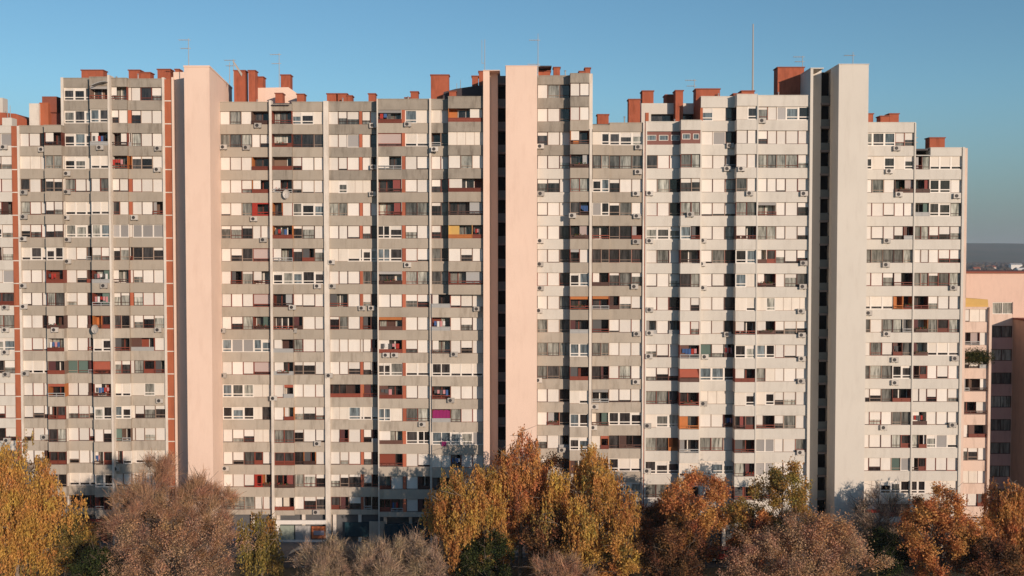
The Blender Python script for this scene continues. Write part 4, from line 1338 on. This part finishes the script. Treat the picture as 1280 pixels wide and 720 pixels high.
T('large pinkish brown tree at the bottom right, left of the dark gap', 1022, 641, 158, 74, 'mauve', 'round', 23, leaves=42000, clumps=120, crown_frac=.9, leafsize=.10, mix=(.4, .3, .3))
T('pinkish brown low tree at the bottom, left neighbour of the larger one', 945, 668, 90, 70, 'mauve', 'round', 24, leaves=22000, clumps=70, crown_frac=.9, leafsize=.10)
T('bare pale tree in front of the foot of the off-white tower', 1098, 600, 90, 104, 'bare', 'bare', 25, leaves=9000, clumps=60, crown_frac=.85)
T('dark green shrubby tree in the dark gap right of the off-white tower', 1108, 668, 60, 92, 'green', 'round', 26, leaves=15000, clumps=50, crown_frac=.95, mix=(.4, .5, .1))
T('orange tree in front of the right end of the whitish block', 1175, 616, 120, 88, 'orange', 'round', 27, leaves=34000, clumps=90, crown_frac=.85, mix=(.6, .3, .1))
T('orange brown tree cut by the right edge of the photo', 1270, 592, 78, 88, 'orange', 'weep', 28, leaves=28000, clumps=70, crown_frac=.85)
T('dark mossy tree at the bottom right corner below the orange ones', 1235, 668, 90, 80, 'brown', 'round', 29, leaves=24000, clumps=70, crown_frac=.9, mix=(.3, .4, .3))
T('dark green hedge tree under the large golden tree', 120, 690, 90, 72, 'green', 'round', 30, leaves=16000, clumps=60, crown_frac=.95)
T('bare mauve tree low at the bottom between the birches', 700, 690, 90, 68, 'mauve', 'bare', 31, leaves=18000, clumps=60, crown_frac=.9)

# planter greenery trailing over a pink balcony
po = empty('balcony_plant', (X(1221, YG - .2), YG - .2, Z(447, YG))); tag(po, 'dark bushy plants trailing over the parapet of the narrow pink balcony block', 'plant')
B1('planter', BRICKCAP, po, -1.5, 1.5, -.3, 0.0, -.1, .15)
rg = np.random.default_rng(90); n = 3800
P = np.stack([rg.normal(0, .9, n).clip(-2.1, 2.1), rg.normal(-.25, .18, n), rg.normal(.15, .38, n)], 1)
A = unit(rg.normal(size=(n, 3))); Bv = unit(np.cross(A, rg.normal(size=(n, 3))))
quads_mesh('foliage', P, A * .05, Bv * .06, rg.integers(0, 3, n), LM['green'], po)

# ================================================================= cars by the building
def car(px, Y, m, lab, rot=0.0):
    o = empty('parked_car', (X(px, Y, 690), Y, .03)); tag(o, lab, 'car', 'cars parked by the pavement')
    b = MB(); prof = [(-2.1, .35), (2.05, .35), (2.1, .75), (1.35, .92), (.75, 1.42), (-1.1, 1.45), (-1.9, .98), (-2.12, .9)]
    b.prism(prof, -.85, .85); bo = b.build('body', m, o); bv = bo.modifiers.new('b', 'BEVEL'); bv.width = .08; bv.segments = 2
    b = MB(); b.prism([(-1.6, .98), (1.15, .98), (.68, 1.36), (-1.05, 1.38)], -.862, .862); b.build('window', GLASSD, o)
    for sx in (-1.35, 1.3):
        for sy in (-.8, .8):
            b = MB(); b.tube((sx, sy - .1, .32), (sx, sy + .1, .32), .32, .32, 16); w_ = b.build('wheel', BLACK, o)
            b = MB(); b.tube((sx, sy - .11, .32), (sx, sy + .11, .32), .18, .18, 12); b.build('rim', GREYM, w_)
    for sy in (-.6, .6):
        b = MB(); b.box(2.04, 2.12, sy - .15, sy + .15, .6, .74); b.build('headlight', SHOPW, o)
    return o
car(905, 115.0, mat('car_red', (0.35, 0.02, 0.015), .3, spec=.6), 'red parked car glimpsed between the trees in front of the whitish block')
car(108, 115.0, mat('car_dark', (0.03, 0.035, 0.045), .3, spec=.6), 'dark parked car in the shade left of the red shop door')
car(556, 114.8, mat('car_silver', (0.35, 0.36, 0.38), .3, spec=.6), 'silver parked car low between the bare trees and the birch')
car(385, 115.0, mat('car_grey', (0.12, 0.12, 0.13), .3, spec=.6), 'grey parked car below the shop fronts of the middle block')

# ================================================================= air
hm = bpy.data.materials.new('haze_air'); hm.use_nodes = True; hn = hm.node_tree
hn.nodes.remove(hn.nodes['Principled BSDF'])
pv = hn.nodes.new('ShaderNodeVolumePrincipled'); pv.inputs['Color'].default_value = (.80, .86, .95, 1); pv.inputs['Density'].default_value = HAZE; pv.inputs['Anisotropy'].default_value = 0.0
hn.links.new(pv.outputs[0], hn.nodes['Material Output'].inputs['Volume'])
b = MB(); b.box(-9500, 9500, -400, 12500, -2, 125); o = b.build('haze', hm); tag(o, 'thin blue grey haze over the far hills', kind='stuff')
# ================================================================= light
SUN_EL, SUN_AZ = 11.0, 32.0       # azimuth: degrees to the right of straight behind the camera
world = bpy.data.worlds.new('World'); SC.world = world; world.use_nodes = True
nt = world.node_tree; bg = nt.nodes['Background']
sky = nt.nodes.new('ShaderNodeTexSky'); sky.sky_type = 'NISHITA'; sky.sun_disc = False
sky.sun_elevation = RAD(SUN_EL); sky.sun_rotation = RAD(180 - SUN_AZ)
sky.air_density = 1.0; sky.dust_density = .3; sky.ozone_density = 3.2; sky.altitude = 100
tint = nt.nodes.new('ShaderNodeMix'); tint.data_type = 'RGBA'; tint.blend_type = 'MULTIPLY'; tint.inputs[0].default_value = 1.0
nt.links.new(sky.outputs[0], tint.inputs[6]); tint.inputs[7].default_value = (0.69, 0.80, 0.775, 1)
# grey-blue band of air low over the horizon
tc = nt.nodes.new('ShaderNodeTexCoord'); sx = nt.nodes.new('ShaderNodeSeparateXYZ'); nt.links.new(tc.outputs['Generated'], sx.inputs[0])
mr = nt.nodes.new('ShaderNodeMapRange'); mr.interpolation_type = 'SMOOTHSTEP'
mr.inputs[1].default_value = -.01; mr.inputs[2].default_value = .17; mr.inputs[3].default_value = .8; mr.inputs[4].default_value = 0
nt.links.new(sx.outputs[2], mr.inputs[0])
lowm_ = nt.nodes.new('ShaderNodeMix'); lowm_.data_type = 'RGBA'; nt.links.new(mr.outputs[0], lowm_.inputs[0])
nt.links.new(tint.outputs[2], lowm_.inputs[6]); lowm_.inputs[7].default_value = (0.86, 1.03, 1.42, 1)
nt.links.new(lowm_.outputs[2], bg.inputs[0]); bg.inputs[1].default_value = 0.15
sd = bpy.data.lights.new('sun', 'SUN'); sd.energy = 3.7; sd.angle = RAD(.5); sd.color = (1.0, .815, .655)
so = bpy.data.objects.new('sun', sd); COL.objects.link(so)
dirv = Vector((-math.sin(RAD(SUN_AZ)) * math.cos(RAD(SUN_EL)), math.cos(RAD(SUN_AZ)) * math.cos(RAD(SUN_EL)), -math.sin(RAD(SUN_EL))))
so.rotation_euler = dirv.to_track_quat('-Z', 'Y').to_euler(); so.location = (60, -60, 90)

# ================================================================= camera
cd = bpy.data.cameras.new('camera'); cam = bpy.data.objects.new('camera', cd); COL.objects.link(cam)
cd.sensor_width = 36; cd.lens = 36 * F / 1280; cd.clip_end = 30000; cd.clip_start = .5
cam.location = (0, 0, H); cam.rotation_euler = (RAD(90) - PITCH, 0, 0)
SC.camera = cam
SC.view_settings.view_transform = 'Standard'; SC.view_settings.look = 'None'; SC.view_settings.gamma = 1
SC.view_settings.exposure = 0.1
